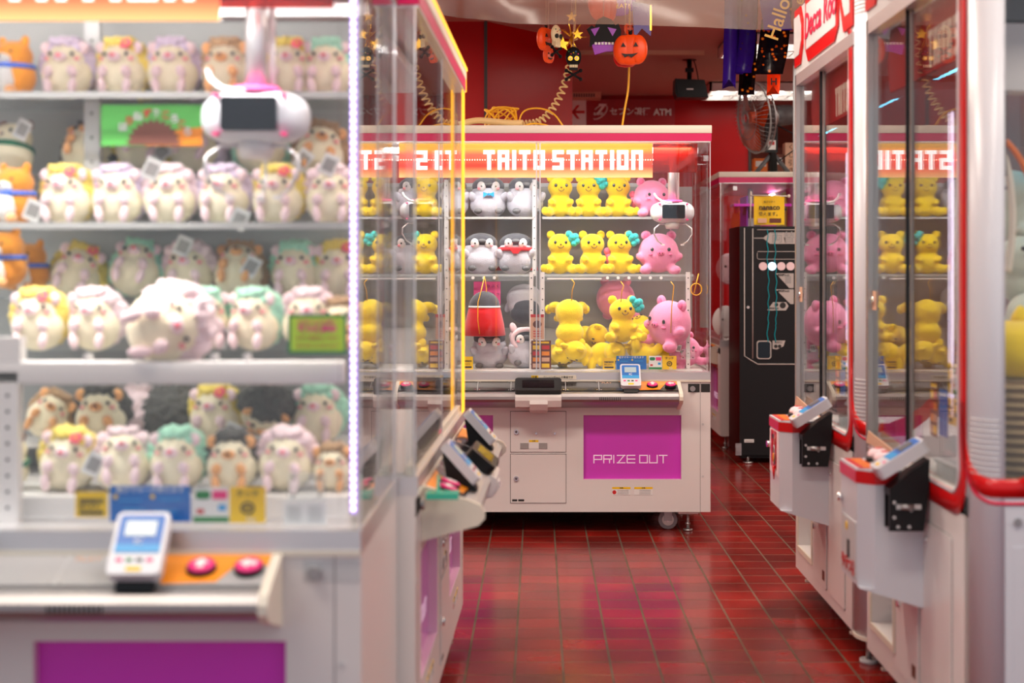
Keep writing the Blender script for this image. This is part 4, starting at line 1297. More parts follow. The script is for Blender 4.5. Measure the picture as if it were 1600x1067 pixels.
_W = {k: 0.12 for k in _HT}
for k in _HT:
    if k.startswith('pen'): _W[k] = 0.18
    if k.startswith('yel'): _W[k] = 0.17
    if k == 'pink': _W[k] = 0.21
LOOK = {'L': 'cream hedgehog plush with lavender spines', 'Y': 'hedgehog plush with yellow curls, coral flower', 'M': 'cream hedgehog plush with mint green spines',
        'P': 'cream hedgehog plush with whitish spines', 'B': 'cream plush with orange ears and dark grey spines', 'T': 'cream plush with tan fur and orange ears'}
ORD = ['first', 'second', 'third', 'fourth', 'fifth', 'sixth', 'seventh', 'eighth']
GRP = 'hedgehog plush toys in the front claw machine'


def hogrow(items, Y, base, where):
    for i, it in enumerate(items):
        k, px = it[0], it[1]
        opt = it[2] if len(it) > 2 else {}
        put(k, px, opt.get('y', base), opt.get('Y', Y), opt.get('s', 1.0), f"{LOOK[k]}, {ORD[i]} from left {where}", GRP, opt.get('r', (0, 0, random.uniform(-0.12, 0.12))), opt.get('lift', 0), opt.get('tag'))


TG = (0.05, -0.05, 0.03)
hogrow([('L', 105), ('Y', 190), ('L', 270), ('T', 355), ('Y', 452), ('M', 512)], 3.30, 153.3, 'on top shelf')
hogrow([('B', 137, {'r': (-0.7, 0, 0)}), ('Y', 222, {'r': (-0.5, 0.3, 0.2), 'tag': TG}), ('L', 305, {'r': (-0.5, 0.25, 0)}), ('M', 408, {'r': (-0.6, 0.1, 0.1)}), ('T', 500, {'r': (-0.2, 0.2, 0.1), 'tag': (-0.03, -0.055, 0.02)})], 3.43, 277, 'tilted under top shelf')
hogrow([('Y', 104, {'tag': (-0.055, -0.05, 0.03)}), ('L', 184), ('P', 265, {'tag': (-0.03, -0.05, 0.12)}), ('L', 350, {'tag': (0.05, -0.05, 0.01)}), ('Y', 434), ('P', 518, {'tag': (0.0, -0.05, 0.13)})], 3.29, 351, 'on second shelf')
hogrow([('Y', 120, {'r': (-0.3, 0.3, 0.1)}), ('M', 212, {'r': (-0.5, 0.1, 0)}), ('P', 295, {'tag': (0.0, -0.05, 0.12)}), ('T', 373, {'r': (-0.55, 0, 0), 'tag': (0.04, -0.055, 0.04)}), ('M', 462), ('Y', 528)], 3.42, 466, 'rear row above white bar')
hogrow([('Y', 60), ('P', 148), ('M', 318, {'r': (0, 0, 0.35)}), ('M', 398, {'r': (0, 0, -0.25), 'tag': (-0.06, -0.04, 0.03)}), ('P', 482), ('T', 532, {'s': 0.85})], 3.17, 547, 'behind white bar')
hogrow([('T', 78, {'s': 0.85, 'r': (-0.2, 0.5, 0)}), ('B', 158), ('P', 215, {'Y': 3.42, 'r': (0.3, 0, PI)}), ('B', 270, {'r': (0.2, 0, PI - 0.2), 'Y': 3.40}), ('Y', 336, {'tag': (0.055, -0.05, 0.03)}), ('B', 415, {'r': (1.2, 0.2, 0.2), 'tag': (0.0, 0.06, 0.04)}), ('M', 497)], 3.34, 692, 'rear row, bottom bay')
hogrow([('Y', 106, {'r': (0, 0.1, 0)}), ('P', 192, {'r': (-0.35, 0, 0.2), 'tag': (-0.055, -0.04, 0.05)}), ('M', 277), ('B', 363, {'s': 0.95}), ('P', 447, {'r': (0, 0.08, 0)}), ('T', 520, {'s': 0.75})], 3.09, 767, 'front row, bottom bay')
put('P', 262, 567, 2.985, 1.30, 'large whitish plush lying on its side on the white bar', GRP, (0.2, 1.35, 0.25))
for i, (px, py, Y, w) in enumerate(((22, 153, 3.30, 'on the top shelf'), (24, 351, 3.28, 'on the second shelf'), (8, 450, 3.28, 'under the second shelf, partly cut off'), (48, 455, 3.40, 'under the second shelf, behind the cut-off one'))):
    put('shiba', px, py, Y, 0.92 if i != 3 else 0.8, 'orange shiba dog plush with blue neckerchief ' + w, 'shiba dog plush toys', (0, 0, -0.35))
put('panda', 18, 277, 3.40, 0.95, 'cream bear plush with green scarf beside a pink tag', 'cream bear plush toys', (-0.3, 0, -0.3), 0, (0.06, -0.05, 0.10))
put('panda', 8, 767, 3.10, 0.95, 'cream bear plush with green scarf behind the perforated post', 'cream bear plush toys', (0, 0.2, -0.5))

# ---- middle machine
GP = 'penguin plush toys in the middle claw machine'; GY = 'yellow plush toys in the middle claw machine'; GK = 'pink plush toys in the middle claw machine'
Y1, Y2 = 7.74, 7.70
zb1 = lambda z, Y: VY - (z - CAMZ) * F_PX / Y
s1, s2, s0 = zb1(1.585, Y1), zb1(1.287, Y2), zb1(0.806, 7.6)
put('pen', 704, s1, Y1, 1.08, 'grey penguin plush half hidden behind the lit yellow edging, top shelf', GP)
put('pen', 648, s1, Y1, 1.08, 'grey penguin plush on the top shelf behind the side machine glass', GP)
put('penbow', 763, s1, Y1, 1.08, 'grey penguin plush with a blue bow', GP, (0, 0, 0.05))
put('pen', 820, s1, Y1, 1.08, 'grey penguin plush beside the blue-bow penguin, top shelf', GP, (0, 0, 0.15))
put('pen', 698, s2, Y2, 1.08, 'grey penguin plush half hidden behind the lit yellow edging, second shelf', GP)
put('pen', 640, s2, Y2, 1.08, 'grey penguin plush on the second shelf behind the side machine glass', GP)
put('pen', 752, s2, Y2, 1.08, 'grey penguin plush beside the red-caped penguin', GP, (0, 0, 0.1))
put('pencape', 806, s2, Y2, 1.08, 'grey penguin plush wearing a red cape', GP)
put('pen', 765, s0, 7.62, 1.05, 'white-bellied penguin plush under the red hat', GP, (0.25, 0, 0))
put('penhood', 820, s0, 7.60, 1.0, 'grey penguin plush wearing a pink eared hood', GP, (0, 0, 0.2))
put('pen', 820, 505, 7.75, 1.05, 'grey penguin plush upside down above the pink-hooded one', GP, (PI - 0.35, 0, 0.2))
put('pen', 700, s0, 7.62, 1.0, 'grey penguin plush at the bottom behind the side machine glass', GP)
# hanging red and grey cap
o = thing('hanging_hat_plush', 'grey and red felt hat plush hanging on a yellow string', 'plush toy', at(757, 490, 7.50), 0)
b = MB(); b.ball((0, 0, 0.030), (0.080, 0.070, 0.085), 'f_cap', 24); b.build('crown', o)
b = MB(); b.lathe([(0.079, 0.035), (0.088, 0.0), (0.100, -0.055), (0.108, -0.108), (0.100, -0.112), (0.07, -0.09)], 'f_redf', 28); b.build('red_brim', o)
b = MB(); b.lathe([(0.081, 0.040), (0.083, 0.032), (0.080, 0.030)], 'f_white', 28); b.build('white_edge', o)
b = MB(); b.tube([(0, -0.01, 0.19), (-0.015, -0.03, 0.12), (-0.03, -0.078, 0.06), (-0.03, -0.105, -0.03), (-0.02, -0.115, -0.10)], 0.0022, 'cord_y', 6)
b.tube([(0, -0.01, 0.19), (0.01, 0.0, 0.13), (0.01, -0.02, 0.11)], 0.0022, 'cord_y', 6); b.build('yellow_string', o)

put('yel', 875, s1, Y1, 1.06, 'yellow bear plush at the post end of the top shelf', GY, (0, 0, 0.1))
put('yelteal', 920, s1, Y1, 1.06, 'yellow bear plush with teal flower on the top shelf', GY, (0, 0, -0.05))
put('yelrose', 965, s1, Y1, 1.06, 'yellow bear plush beside the pink toy on the top shelf', GY, (0, 0, 0.1))
put('pink', 1018, s1, Y1, 0.92, 'round pink plush behind the white claw, top shelf', GK, (0, 0, 0.3))
put('yelteal', 875, s2, Y2, 1.06, 'yellow bear plush with teal flower at the post end, second shelf', GY, (0, 0, 0.05))
put('yelrose', 925, s2, Y2, 1.06, 'yellow bear plush with pink garland between two teal-flowered ones', GY, (0, 0, 0.15))
put('yelteal', 968, s2, Y2, 1.06, 'yellow bear plush with teal flower beside the round pink one, second shelf', GY, (0, 0, 0.1))
put('pink', 1029, s2, Y2, 1.0, 'round pink plush facing forward on the second shelf', GK, (0, 0, 0.05))
# heap on the deck
put('yel', 872, s0, 7.55, 1.0, 'yellow plush lying in the heap beside the brown prize poster', GY, (1.4, 0, 0.5))
put('yel', 903, s0, 7.52, 1.0, 'yellow plush lying face down in the front of the heap', GY, (1.35, 0.2, -0.4))
put('yel', 950, s0, 7.55, 1.0, 'yellow plush lying behind the yellow shop card', GY, (1.4, -0.2, 0.9))
put('yel', 1000, s0, 7.55, 1.0, 'yellow plush lying behind the blue payment card', GY, (-1.4, 0.2, 0.3))
put('yel', 1045, s0, 7.72, 0.95, 'yellow plush leaning in the heap under the hung pink toy', GY, (-0.9, 0.4, 0.2))
put('yel', 925, 553, 7.66, 1.0, 'yellow plush lying on top of the heap', GY, (1.3, 0.5, 0.6))
put('yel', 1005, 545, 7.72, 1.0, 'yellow plush on the heap behind the sitting teal-flowered one', GY, (-1.2, -0.4, 0.2))
put('yel', 890, 538, 7.52, 1.18, 'large yellow plush hanging upside down on a yellow string', GY, (-0.25, PI, PI + 0.1))
put('yelteal', 972, 536, 7.50, 1.12, 'large yellow bear plush with teal flower perched on the heap', GY, (0, 0, 0.2))
put('pink', 962, 500, 7.80, 1.0, 'round pink plush behind the hanging yellow toys', GK, (0, 0, 2.6))
put('pink', 1046, 545, 7.50, 1.15, 'large round pink plush hanging sideways on a yellow string', GK, (0, 0.15, -0.9))
put('pink', 1070, s0, 7.62, 0.78, 'pink plush at the bottom corner with a white tag', GK, (0, -0.3, 0.2), 0, (-0.06, -0.10, 0.16))
for i, (px, py0, py1, Y) in enumerate(((893, 436, 470, 7.42), (970, 440, 472, 7.40), (1048, 440, 520, 7.38), (757, 434, 462, 7.44))):
    if i == 3: continue
    b = MB(); p, q = at(px, py0, Y), at(px, py1, Y)
    b.tube([p, p + Vector((0.015, -0.01, -0.02)), (p + q) / 2 + Vector((0.004, -0.012, 0)), q], 0.0025, 'cord_y', 6)
    o = b.build('hanging_string'); tag(o, ['yellow string holding the upside-down yellow plush', 'yellow string above the perched teal-flowered plush', 'yellow string wrapped around the sideways pink plush'][i], 'string', 'yellow strings under the clear rail')
b = MB(); c_ = at(1088, 452, 7.5); b.tube([c_ + Vector((0.028 * math.cos(a), 0, 0.03 * math.sin(a))) for a in [i / 16 * 2 * PI for i in range(16)]], 0.003, 'cord_y', 6, closed=True)
b.tube([c_ + Vector((-0.012, 0, -0.02)), c_ + Vector((0.012, 0, 0.08))], 0.003, 'cord_y', 6)
tag(b.build('yellow_cord_loop'), 'yellow cord loop beside the corner of the middle machine', 'cord')

for m_ in masters.values(): kill(m_)


# ================================================================== tall red-trimmed prize machines on the aisle's other side
RW, RD, RT = 0.60, 1.0, 2.36     # half width, depth, height
CR, CY = 0.09, 0.05               # the rounded corner column: across the face, into the depth


def corner_pt(a, off=0.0):
    """point on the rounded near column; a runs 0 (front face) .. 1 (side face); local x to the near side, y into the machine"""
    th = a * PI / 2
    return (RW - CR + (CR + off) * math.sin(th), CY - (CY + off) * math.cos(th))


def red_machine(label, loc, rz):
    t = thing('prize_machine', label, 'claw machine', loc, rz, 'white prize machines with red trim')
    xg0, xg1 = -RW + 0.03, 0.41
    # lower cabinet with rounded near corner and a prize hole
    hx0, hx1, hz0, hz1 = -0.53, -0.24, 0.20, 0.50
    b = MB(); z0, z1 = 0.10, 0.70
    b.box(-RW, hx0, 0, 0.06, z0, z1, 'white'); b.box(hx1, RW - CR, 0, 0.06, z0, z1, 'white')
    b.box(hx0, hx1, 0, 0.06, z0, hz0, 'white'); b.box(hx0, hx1, 0, 0.06, hz1, z1, 'white')
    b.box(-RW, RW - CR, 0.30, RD, z0, z1, 'white'); b.box(hx1, RW - CR, 0.06, 0.30, z0, z1, 'white'); b.box(-RW, hx0, 0.06, 0.30, z0, z1, 'white')
    b.box(hx0, hx1, 0.06, 0.30, z0, hz0, 'cool_white'); b.box(hx0, hx1, 0.06, 0.30, hz1, z1, 'cool_white')
    b.box(RW - CR, RW - 0.0005, CY, RD, z0, z1 + 0.02, 'cool_white')
    b.build('cabinet', t)
    b = MB(); b.box(hx0 - 0.02, hx1 + 0.02, -0.006, 0.0, hz0 - 0.02, hz0, 'cream'); b.box(hx0 - 0.02, hx0, -0.006, 0, hz0, hz1, 'cream'); b.box(hx1, hx1 + 0.02, -0.006, 0, hz0, hz1, 'cream')
    b.box(hx0 + 0.001, hx1 - 0.001, 0.10, 0.106, hz0, hz1, 'glass'); b.build('prize_chute', t)
    # column
    b = MB(); 
    b.prism([(RW - CR - 0.035, 0.0), *[corner_pt(i / 10) for i in range(11)], (RW, CY + 0.01), (RW - 0.02, CY + 0.01), (RW - CR - 0.035, 0.02)], 'z', 0.10, RT, 'cool_white', smooth=False)
    for f in b.bm.faces:
        if abs(f.normal.z) < 0.5: f.smooth = True
    b.build('corner_column', t)
    for zr in (0.815, 2.155):
        b = MB()
        for k in range(11):
            pts = [Vector((*corner_pt(0.05 + i / 8 * 0.95, 0.0004), zr + k * 0.013)) for i in range(9)]
            b.tube(pts, 0.0020, 'lgrey', 6)
        b.build('column_ribs', t)
    # red band: up the window side, curling out over the column at both ends
    def band(path, w0, w1, name, m='red', off=0.0022):
        """path of (x or column angle, z, normal direction in the unrolled face)"""
        b = MB(); k = b.mi(m); rows = []
        def P(u, z):
            arc = 0.112
            xb = RW - CR
            if u <= xb: return Vector((u, -off, z))
            a = min((u - xb) / arc, 1.0); x, y = corner_pt(a, off)
            if u - xb > arc: y += u - xb - arc
            return Vector((x, y, z))
        n = len(path)
        for i, (u, z) in enumerate(path):
            p0 = path[max(i - 1, 0)]; p1 = path[min(i + 1, n - 1)]
            d = Vector((p1[0] - p0[0], p1[1] - p0[1])).normalized(); nn = Vector((-d.y, d.x))
            rows.append([b.bm.verts.new(P(u + nn.x * w, z + nn.y * w)) for w in (w0, (w0 + w1) / 2, w1)])
        for A, B in zip(rows, rows[1:]):
            for j in range(2):
                f = b.bm.faces.new((A[j], A[j + 1], B[j + 1], B[j])); f.material_index = k; f.smooth = True
        bmesh.ops.recalc_face_normals(b.bm, faces=b.bm.faces[:])
        r = bmesh.ops.solidify(b.bm, geom=b.bm.faces[:], thickness=0.003)
        return b.build(name, t)
    ur = xg1 + 0.045
    R1, cxm = 0.07, 0.045
    # window surround: a closed rounded loop, red with a thin pale inner line
    loop = []
    for cx, cz, a0 in ((xg1 + 0.02 - R1 + 0.03, 0.72 + R1, -PI / 2),):
        loop += [(cx + R1 * math.cos(a0 + i / 8 * PI / 2), cz + R1 * math.sin(a0 + i / 8 * PI / 2)) for i in range(9)]
    path = [(-RW + 0.01, 0.72)] + [(-RW + 0.01 + i * 0.08, 0.72) for i in range(1, 11)] + loop + [(xg1 + 0.05, 0.85 + i * 0.12) for i in range(10)] + [(xg1 + 0.05, 2.06), (xg1 + 0.045, 2.09)]
    band(path, -0.030, 0.030, 'red_surround')
    path2 = [(-RW + 0.01 + i * 0.08, 0.745) for i in range(11)] + [(p[0] - 0.024, p[1] + 0.024) for p in loop] + [(xg1 + 0.018, 0.87 + i * 0.12) for i in range(10)]
    band(path2, -0.004, 0.004, 'surround_line', 'cool_white', 0.004)
    sw = [(xg1 + 0.055, 0.98)] + [(xg1 + 0.055 + 0.13 * (1 - math.cos(a)), 0.92 - 0.135 * math.sin(a)) for a in [i / 10 * PI / 2 for i in range(11)]] + [(xg1 + 0.055 + 0.13 + k, 0.785) for k in (0.03, 0.06, 0.09)]
    band(sw, -0.022, 0.022, 'red_curl')
    sw2 = [(u + 0.012, z - 0.036) for u, z in sw[3:]]
    band(sw2, -0.004, 0.004, 'curl_line', 'pinkred')
    swt = [(xg1 + 0.055, 1.98)] + [(xg1 + 0.055 - 0.07 * (1 - math.cos(a)), 2.04 + 0.10 * math.sin(a)) for a in [i / 8 * PI / 2 for i in range(9)]]
    band(swt, -0.022, 0.022, 'red_shoulder')
    # glazing, sliding panes
    for xa, xb, y in ((xg0, -0.14, 0.012), (-0.18, xg1, 0.022)):
        b = MB(); b.box(xa, xb, y, y + 0.005, 0.75, 2.06, 'glass'); p = b.build('sliding_pane', t)
        if xa == xg0:
            b = MB(); b.box(xb - 0.005, xb, y - 0.003, y + 0.008, 0.75, 2.06, 'black'); b.build('pane_edge', p)
            b = MB(); b.box(xb - 0.035, xb + 0.010, y + 0.012, y + 0.016, 0.75, 2.06, 'grey'); b.build('pane_seal', p)
            b = MB(); b.cyl((xa + 0.02, y - 0.010, 1.21), (xa + 0.02, y, 1.21), 0.012, 'chrome', 16); b.box(xa + 0.004, xa + 0.05, y - 0.003, y, 1.18, 1.24, 'beige'); b.build('pane_lock', p)
    b = MB()
    b.box(-RW, xg0, -0.004, 0.03, 0.70, 2.10, 'metal'); b.box(-RW, RW - CR, -0.004, 0.04, 2.055, 2.10, 'alu'); b.box(xg1 - 0.004, xg1 + 0.03, 0.0, 0.04, 0.74, 2.06, 'alu')
    b.box(-RW, RW - CR, 0, 0.04, 0.70, 0.75, 'white'); b.box(xg1 + 0.02, RW - CR, 0.0, 0.03, 0.70, 2.10, 'cool_white')
    b.build('window_frame', t)
    b = MB(); b.box(RW - 0.012, RW - 0.006, CY + 0.012, RD - 0.06, 0.79, 2.06, 'glass'); b.build('side_pane', t)
    b = MB(); b.box(RW - 0.014, RW, CY + 0.01, RD, 0.70, 0.765, 'cool_white'); b.build('side_rail', t); b = MB(); b.box(RW - 0.014, RW, CY + 0.01, RD, 2.06, 2.12, 'cool_white'); b.build('side_rail', t); b = MB(); b.box(RW - 0.03, RW, RD - 0.05, RD, 0.1, 2.3, 'cool_white'); b.build('rear_post', t); b = MB()
    b.box(-RW, -RW + 0.02, RD - 0.05, RD, 0.1, 2.3, 'cool_white'); b.build('rear_post', t); b = MB(); b.box(RW - 0.0005, RW + 0.001, CY + 0.03, RD - 0.04, 0.12, 0.645, 'cool_white'); b.build('side_panel', t)
    b = MB()
    b.cyl((RW, CY + 0.04, 0.705), (RW + 0.004, CY + 0.04, 0.705), 0.010, 'metal', 16); b.build('side_screw', t)
    # curved red sweep across the side below the glass
    b = MB(); pts = [(CY + 0.012, 0.800), (CY + 0.04, 0.805), (CY + 0.10, 0.83), (CY + 0.15, 0.86), (CY + 0.18, 0.89), (CY + 0.20, 0.86), (CY + 0.17, 0.82), (CY + 0.13, 0.79), (CY + 0.10, 0.765), (CY + 0.012, 0.765)]
    b.prism(pts[::-1], 'x', RW - 0.0055, RW - 0.002, 'red'); b.build('side_sweep', t)
    # header
    b = MB(); b.box(-RW, RW - CR, 0.02, RD, 2.10, RT, 'alu'); b.box(-RW, RW - CR - 0.03, 0.0, 0.02, 2.10, RT, 'lgrey'); b.box(RW - CR, RW, CY, RD, 2.10, RT, 'cool_white'); h = b.build('header', t)
    b = MB()
    b.prism([(-0.30, 2.115), (0.20, 2.115), (0.27, 2.16), (0.27, RT), (-0.36, RT), (-0.36, 2.17)], 'y', -0.006, 0.0, 'red')
    b.prism([(-0.33, 2.165), (0.235, 2.165), (0.235, RT - 0.02), (-0.33, RT - 0.02)], 'y', -0.008, -0.006, 'lgrey')
    b.prism([(-RW, 2.13), (-0.47, 2.13), (-0.42, 2.20), (-0.42, 2.30), (-0.47, RT), (-RW, RT)], 'y', -0.006, 0.0, 'red')
    b.prism([(-RW, 2.17), (-0.49, 2.17), (-0.45, 2.22), (-0.45, 2.28), (-0.49, 2.33), (-RW, 2.33)], 'y', -0.008, -0.006, 'lgrey')
    b.prism([(0.30, 2.22), (0.36, 2.12), (RW - CR, 2.12), (RW - CR, RT), (0.30, RT)], 'y', -0.006, 0.0, 'red')
    b.prism([(0.34, 2.24), (0.39, 2.17), (0.47, 2.17), (0.47, RT), (0.34, RT)], 'y', -0.008, -0.006, 'lgrey')
    b.build('header_badge', h)
    b = MB(); add_text(b, 'Decca Roo', 0.135, 'pinkred', (-0.05, -0.010, 2.25), 0.003, shear=0.1); b.build('header_lettering', h)
    # inside
    b = MB(); b.box(-RW + 0.02, RW - 0.02, RD - 0.05, RD - 0.03, 0.70, 2.3, 'beige'); b.box(-RW, -RW + 0.006, 0.03, RD - 0.05, 0.70, 2.3, 'glass'); b.box(-RW + 0.02, RW - 0.02, 0.04, RD - 0.05, 0.70, 0.712, 'cool_white'); b.build('interior', t)
    b = MB(); b.prism([(-0.50, 1.86), (0.42, 1.86), (0.42, 2.055), (-0.50, 2.055), (-0.54, 1.95)], 'y', 0.050, 0.056, mat('sign_crimson', srgb(150, 12, 18), 0.4))
    s_ = b.build('station_sign', t)
    b = MB(); block_letters(b, 'TAITO', -0.045, 1.926, 0.105, 0.042, 0.012, 0.048, 0.050, 'cream'); block_letters(b, 'STATION'[:4], 0.205, 1.926, 0.105, 0.042, 0.012, 0.048, 0.050, 'cream'); b.build('sign_lettering', s_)
    b = MB(); b.cyl((0.24, 0.036, 0.92), (0.24, 0.036, 1.72), 0.0028, 'led_w', 12); b.cyl((0.21, 0.036, 0.92), (0.21, 0.036, 1.72), 0.0015, 'led_w', 10); b.build('led_tube', t)
    b = MB(); b.box(-RW + 0.03, xg1, 0.012, 0.014, 0.752, 0.80, 'shelfglass'); b.prism([(xg0, 0.76), (0.05, 0.76), (xg0 + 0.03, 0.80)], 'y', -0.01, -0.007, 'beige'); b.build('splash_guard', t)
    sticker_row(t, [('blue', 0.12, 0.20, 0.86, 0.985), ('yel', 0.21, 0.25, 0.98, 1.06), ('nanaco', 0.21, 0.25, 0.90, 0.97), ('yel', 0.258, 0.298, 0.90, 0.97), ('cards', 0.258, 0.298, 0.98, 1.06), ('brown', 0.03, 0.10, 0.85, 1.00)], 0.034)
    # console box
    cx0, cx1, cy, ct, cb = -0.15, 0.10, -0.175, 0.762, 0.44
    b = MB()
    out = [(cx0, 0.0), (cx0, cy), (cx1 - 0.04, cy), (cx1, cy + 0.04), (cx1, 0.0)]
    b.prism(out[::-1], 'z', cb, ct - 0.034, 'cool_white')
    b.prism([(cy + 0.0, cb), (0.0, cb - 0.055), (0.0, cb)], 'x', cx0, cx1, 'cool_white')
    cb_o = b.build('console_box', t)
    b = MB(); e = 0.003
    out2 = [(cx0 - e, 0.0), (cx0 - e, cy - e), (cx1 - 0.04, cy - e), (cx1 + e, cy + 0.04), (cx1 + e, 0.0)]
    b.prism(out2[::-1], 'z', ct - 0.040, ct - 0.006, 'red')
    b.box(cx0 - e - 0.001, cx1 - 0.042, cy - e - 0.001, cy - e, ct - 0.039, ct - 0.007, 'pinkred'); b.prism(out2[::-1], 'z', ct - 0.006, ct, 'cool_white'); b.build('console_rim', cb_o)
    b = MB(); b.box(cx0 + 0.01, cx1 - 0.03, cy + 0.005, cy + 0.055, ct, ct + 0.002, 'red'); b.box(cx0 + 0.02, cx1 - 0.04, cy + 0.060, -0.01, ct, ct + 0.002, 'lgrey')
    for k in range(4): b.box(cx0 + 0.03 + k * 0.05, cx0 + 0.055 + k * 0.05, cy + 0.02, cy + 0.05, ct + 0.002, ct + 0.003, 'orange')
    b.build('console_top', cb_o)
    for x in (-0.075, 0.005):
        b = MB(); b.cyl((x, -0.085, ct), (x, -0.085, ct + 0.014), 0.036, 'black', 28); bt = b.build('push_button', cb_o)
        b = MB(); b.lathe([(0.031, 0), (0.031, 0.008), (0.026, 0.018), (0.014, 0.024), (0, 0.026)], 'f_paw', 28, Matrix.Translation((x, -0.085, ct + 0.014))); b.lathe([(0.013, 0.0245), (0.010, 0.027), (0, 0.028)], 'red', 16, Matrix.Translation((x, -0.085, ct + 0.014))); b.build('button_dome', bt)
    # door on the front of the console
    return t


def red_extras(t, style):
    cx0, cx1, cy = -0.15, 0.10, -0.175
    b = MB()
    if style == 'far':
        b.box(cx0 + 0.01, cx1 - 0.045, cy - 0.003, cy, 0.555, 0.715, 'f_paw')
        for x in (-0.10, -0.03): b.box(x, x + 0.045, cy - 0.006, cy - 0.003, 0.58, 0.715, 'red'); b.box(x + 0.015, x + 0.030, cy - 0.008, cy - 0.006, 0.60, 0.70, 'pinkred')
        b.box(-0.10, 0.0, cy - 0.006, cy - 0.003, 0.685, 0.70, 'dgrey')
    else:
        b.box(0.0, cx1 - 0.05, cy - 0.003, cy, 0.455, 0.61, 'lgrey'); b.box(0.115, 0.135, cy - 0.006, cy - 0.003, 0.50, 0.55, 'ink')
        b.cyl((0.13, cy - 0.005, 0.585), (0.13, cy - 0.003, 0.585), 0.012, 'yellow', 14)
        add_text(b, 'やみつき', 0.050, 'redprint', (0.11, cy - 0.004, 0.478), 0.002)
        b.box(0.0, 0.2, cy - 0.0028, cy - 0.001, 0.445, 0.462, 'redprint')
    b.build('coin_door', t)
    b = MB(); b.cyl((-0.135, cy - 0.016, 0.655), (-0.135, cy, 0.655), 0.012, 'chrome', 16); b.build('door_lock', t)
    # reader on its black bracket at the street end of the box
    b = MB(); b.box(0.1035, 0.107, -0.110, -0.010, 0.610, 0.71, 'black'); b.box(0.107, 0.170, -0.110, -0.010, 0.700, 0.705, 'black')
    b.prism([(-0.112, 0.705), (-0.008, 0.705), (-0.005, 0.80), (-0.06, 0.765), (-0.112, 0.72)][::-1], 'x', 0.107, 0.172, 'black')
    b.prism([(-0.112, 0.705), (-0.008, 0.705), (-0.02, 0.608), (-0.112, 0.608)], 'x', 0.158, 0.172, 'black')
    for yy, zz in ((-0.100, 0.685), (-0.100, 0.645), (-0.055, 0.665), (-0.06, 0.62), (-0.09, 0.62)): b.cyl((0.172, yy, zz), (0.1745, yy, zz), 0.0045, 'lgrey', 12)
    br = b.build('reader_bracket', t)
    if style == 'far':
        b = MB(); b.box(0.172, 0.180, -0.095, -0.03, 0.668, 0.680, 'lgrey'); b.cyl((0.180, -0.085, 0.674), (0.180, -0.05, 0.674), 0.008, 'metal', 12); b.build('latch', br)
    h, w, d = 0.150, 0.090, 0.034
    X = Matrix.Translation((0.140, -0.078, 0.800)) @ Matrix.Rotation(math.radians(-58), 4, 'X')
    b = MB(); b.prism(rrect(-w / 2, w / 2, -h / 2, h / 2, 0.014), 'y', -d / 2, d / 2, 'cool_white'); o = b.build('card_reader', t); o.matrix_local = X
    b = MB(); b.prism(rrect(-w * .40, w * .40, -h * .20, h * .44, 0.006), 'y', -d / 2 - 0.0012, -d / 2, 'blue'); b.box(-w * .40, w * .40, -d / 2 - 0.0014, -d / 2, -h * .2, -h * .02, 'skyblue'); b.build('reader_face', o)
    b = MB(); b.box(-w * .27, w * .27, -d / 2 - 0.003, -d / 2 - 0.0013, h * .06, h * .32, 'dgrey'); b.build('display', o)
    b = MB(); b.box(-w * .18, w * .12, -d / 2 - 0.0012, -d / 2, -h * .42, -h * .36, 'yellow'); b.box(w * .15, w * .32, -d / 2 - 0.0012, -d / 2, -h * .32, -h * .27, 'pinkprint'); b.build('reader_print', o)
    # lower doors
    b = MB()
    for xa, xb, za, zb in ((-0.21, 0.05, 0.14, 0.42), (0.08, 0.37, 0.14, 0.63)):
        b.prism(rrect(xa, xb, za, zb, 0.012), 'y', -0.0015, -0.0002, 'grey'); b.prism(rrect(xa + 0.003, xb - 0.003, za + 0.003, zb - 0.003, 0.010), 'y', -0.004, -0.0015, 'white')
    d = b.build('service_door', t)
    b = MB(); b.cyl((-0.17, -0.010, 0.34), (-0.17, -0.004, 0.34), 0.012, 'chrome', 16); b.build('lock', d); b = MB(); b.cyl((0.14, -0.010, 0.58), (0.14, -0.004, 0.58), 0.008, 'chrome', 16); b.build('lock', d); b = MB(); b.box(-0.02, 0.02, -0.005, -0.004, 0.17, 0.205, 'brown'); b.build('maker_plate', d)
    b = MB(); b.prism([(RW - CR - 0.03, -0.002), (RW - CR, -0.002), *[corner_pt(i / 8, 0.003) for i in range(9)], (RW - 0.03, CY)], 'z', 0.092, 0.104, 'cream'); b.build('base_trim', t)
    for x in (-0.40, 0.44):
        for y in (0.13, RD - 0.13):
            b = MB(); b.cyl((x, y - 0.02, 0.058), (x, y + 0.02, 0.058), 0.058, 'rubber', 28); c = b.build('caster', t)
            b = MB(); b.cyl((x, y - 0.023, 0.058), (x, y + 0.023, 0.058), 0.040, 'black', 20); b.cyl((x, y - 0.027, 0.058), (x, y + 0.027, 0.058), 0.012, 'lgrey', 12); b.box(x - 0.02, x + 0.02, y - 0.03, y + 0.03, 0.096, 0.104, 'black'); b.build('caster_hub', c)
            if y < 0.5:
                b = MB(); b.box(x - 0.055, x - 0.035, y - 0.12, y - 0.03, 0.050, 0.058, 'cream', xf=Matrix.Translation((0, 0, 0.02))); b.build('brake_pedal', c)
    b = MB(); x = RW - 0.10; b.cyl((x, 0.05, 0.0), (x, 0.05, 0.014), 0.030, 'lgrey', 20); b.cyl((x, 0.05, 0.014), (x, 0.05, 0.1), 0.010, 'metal', 12); b.build('levelling_foot', t)


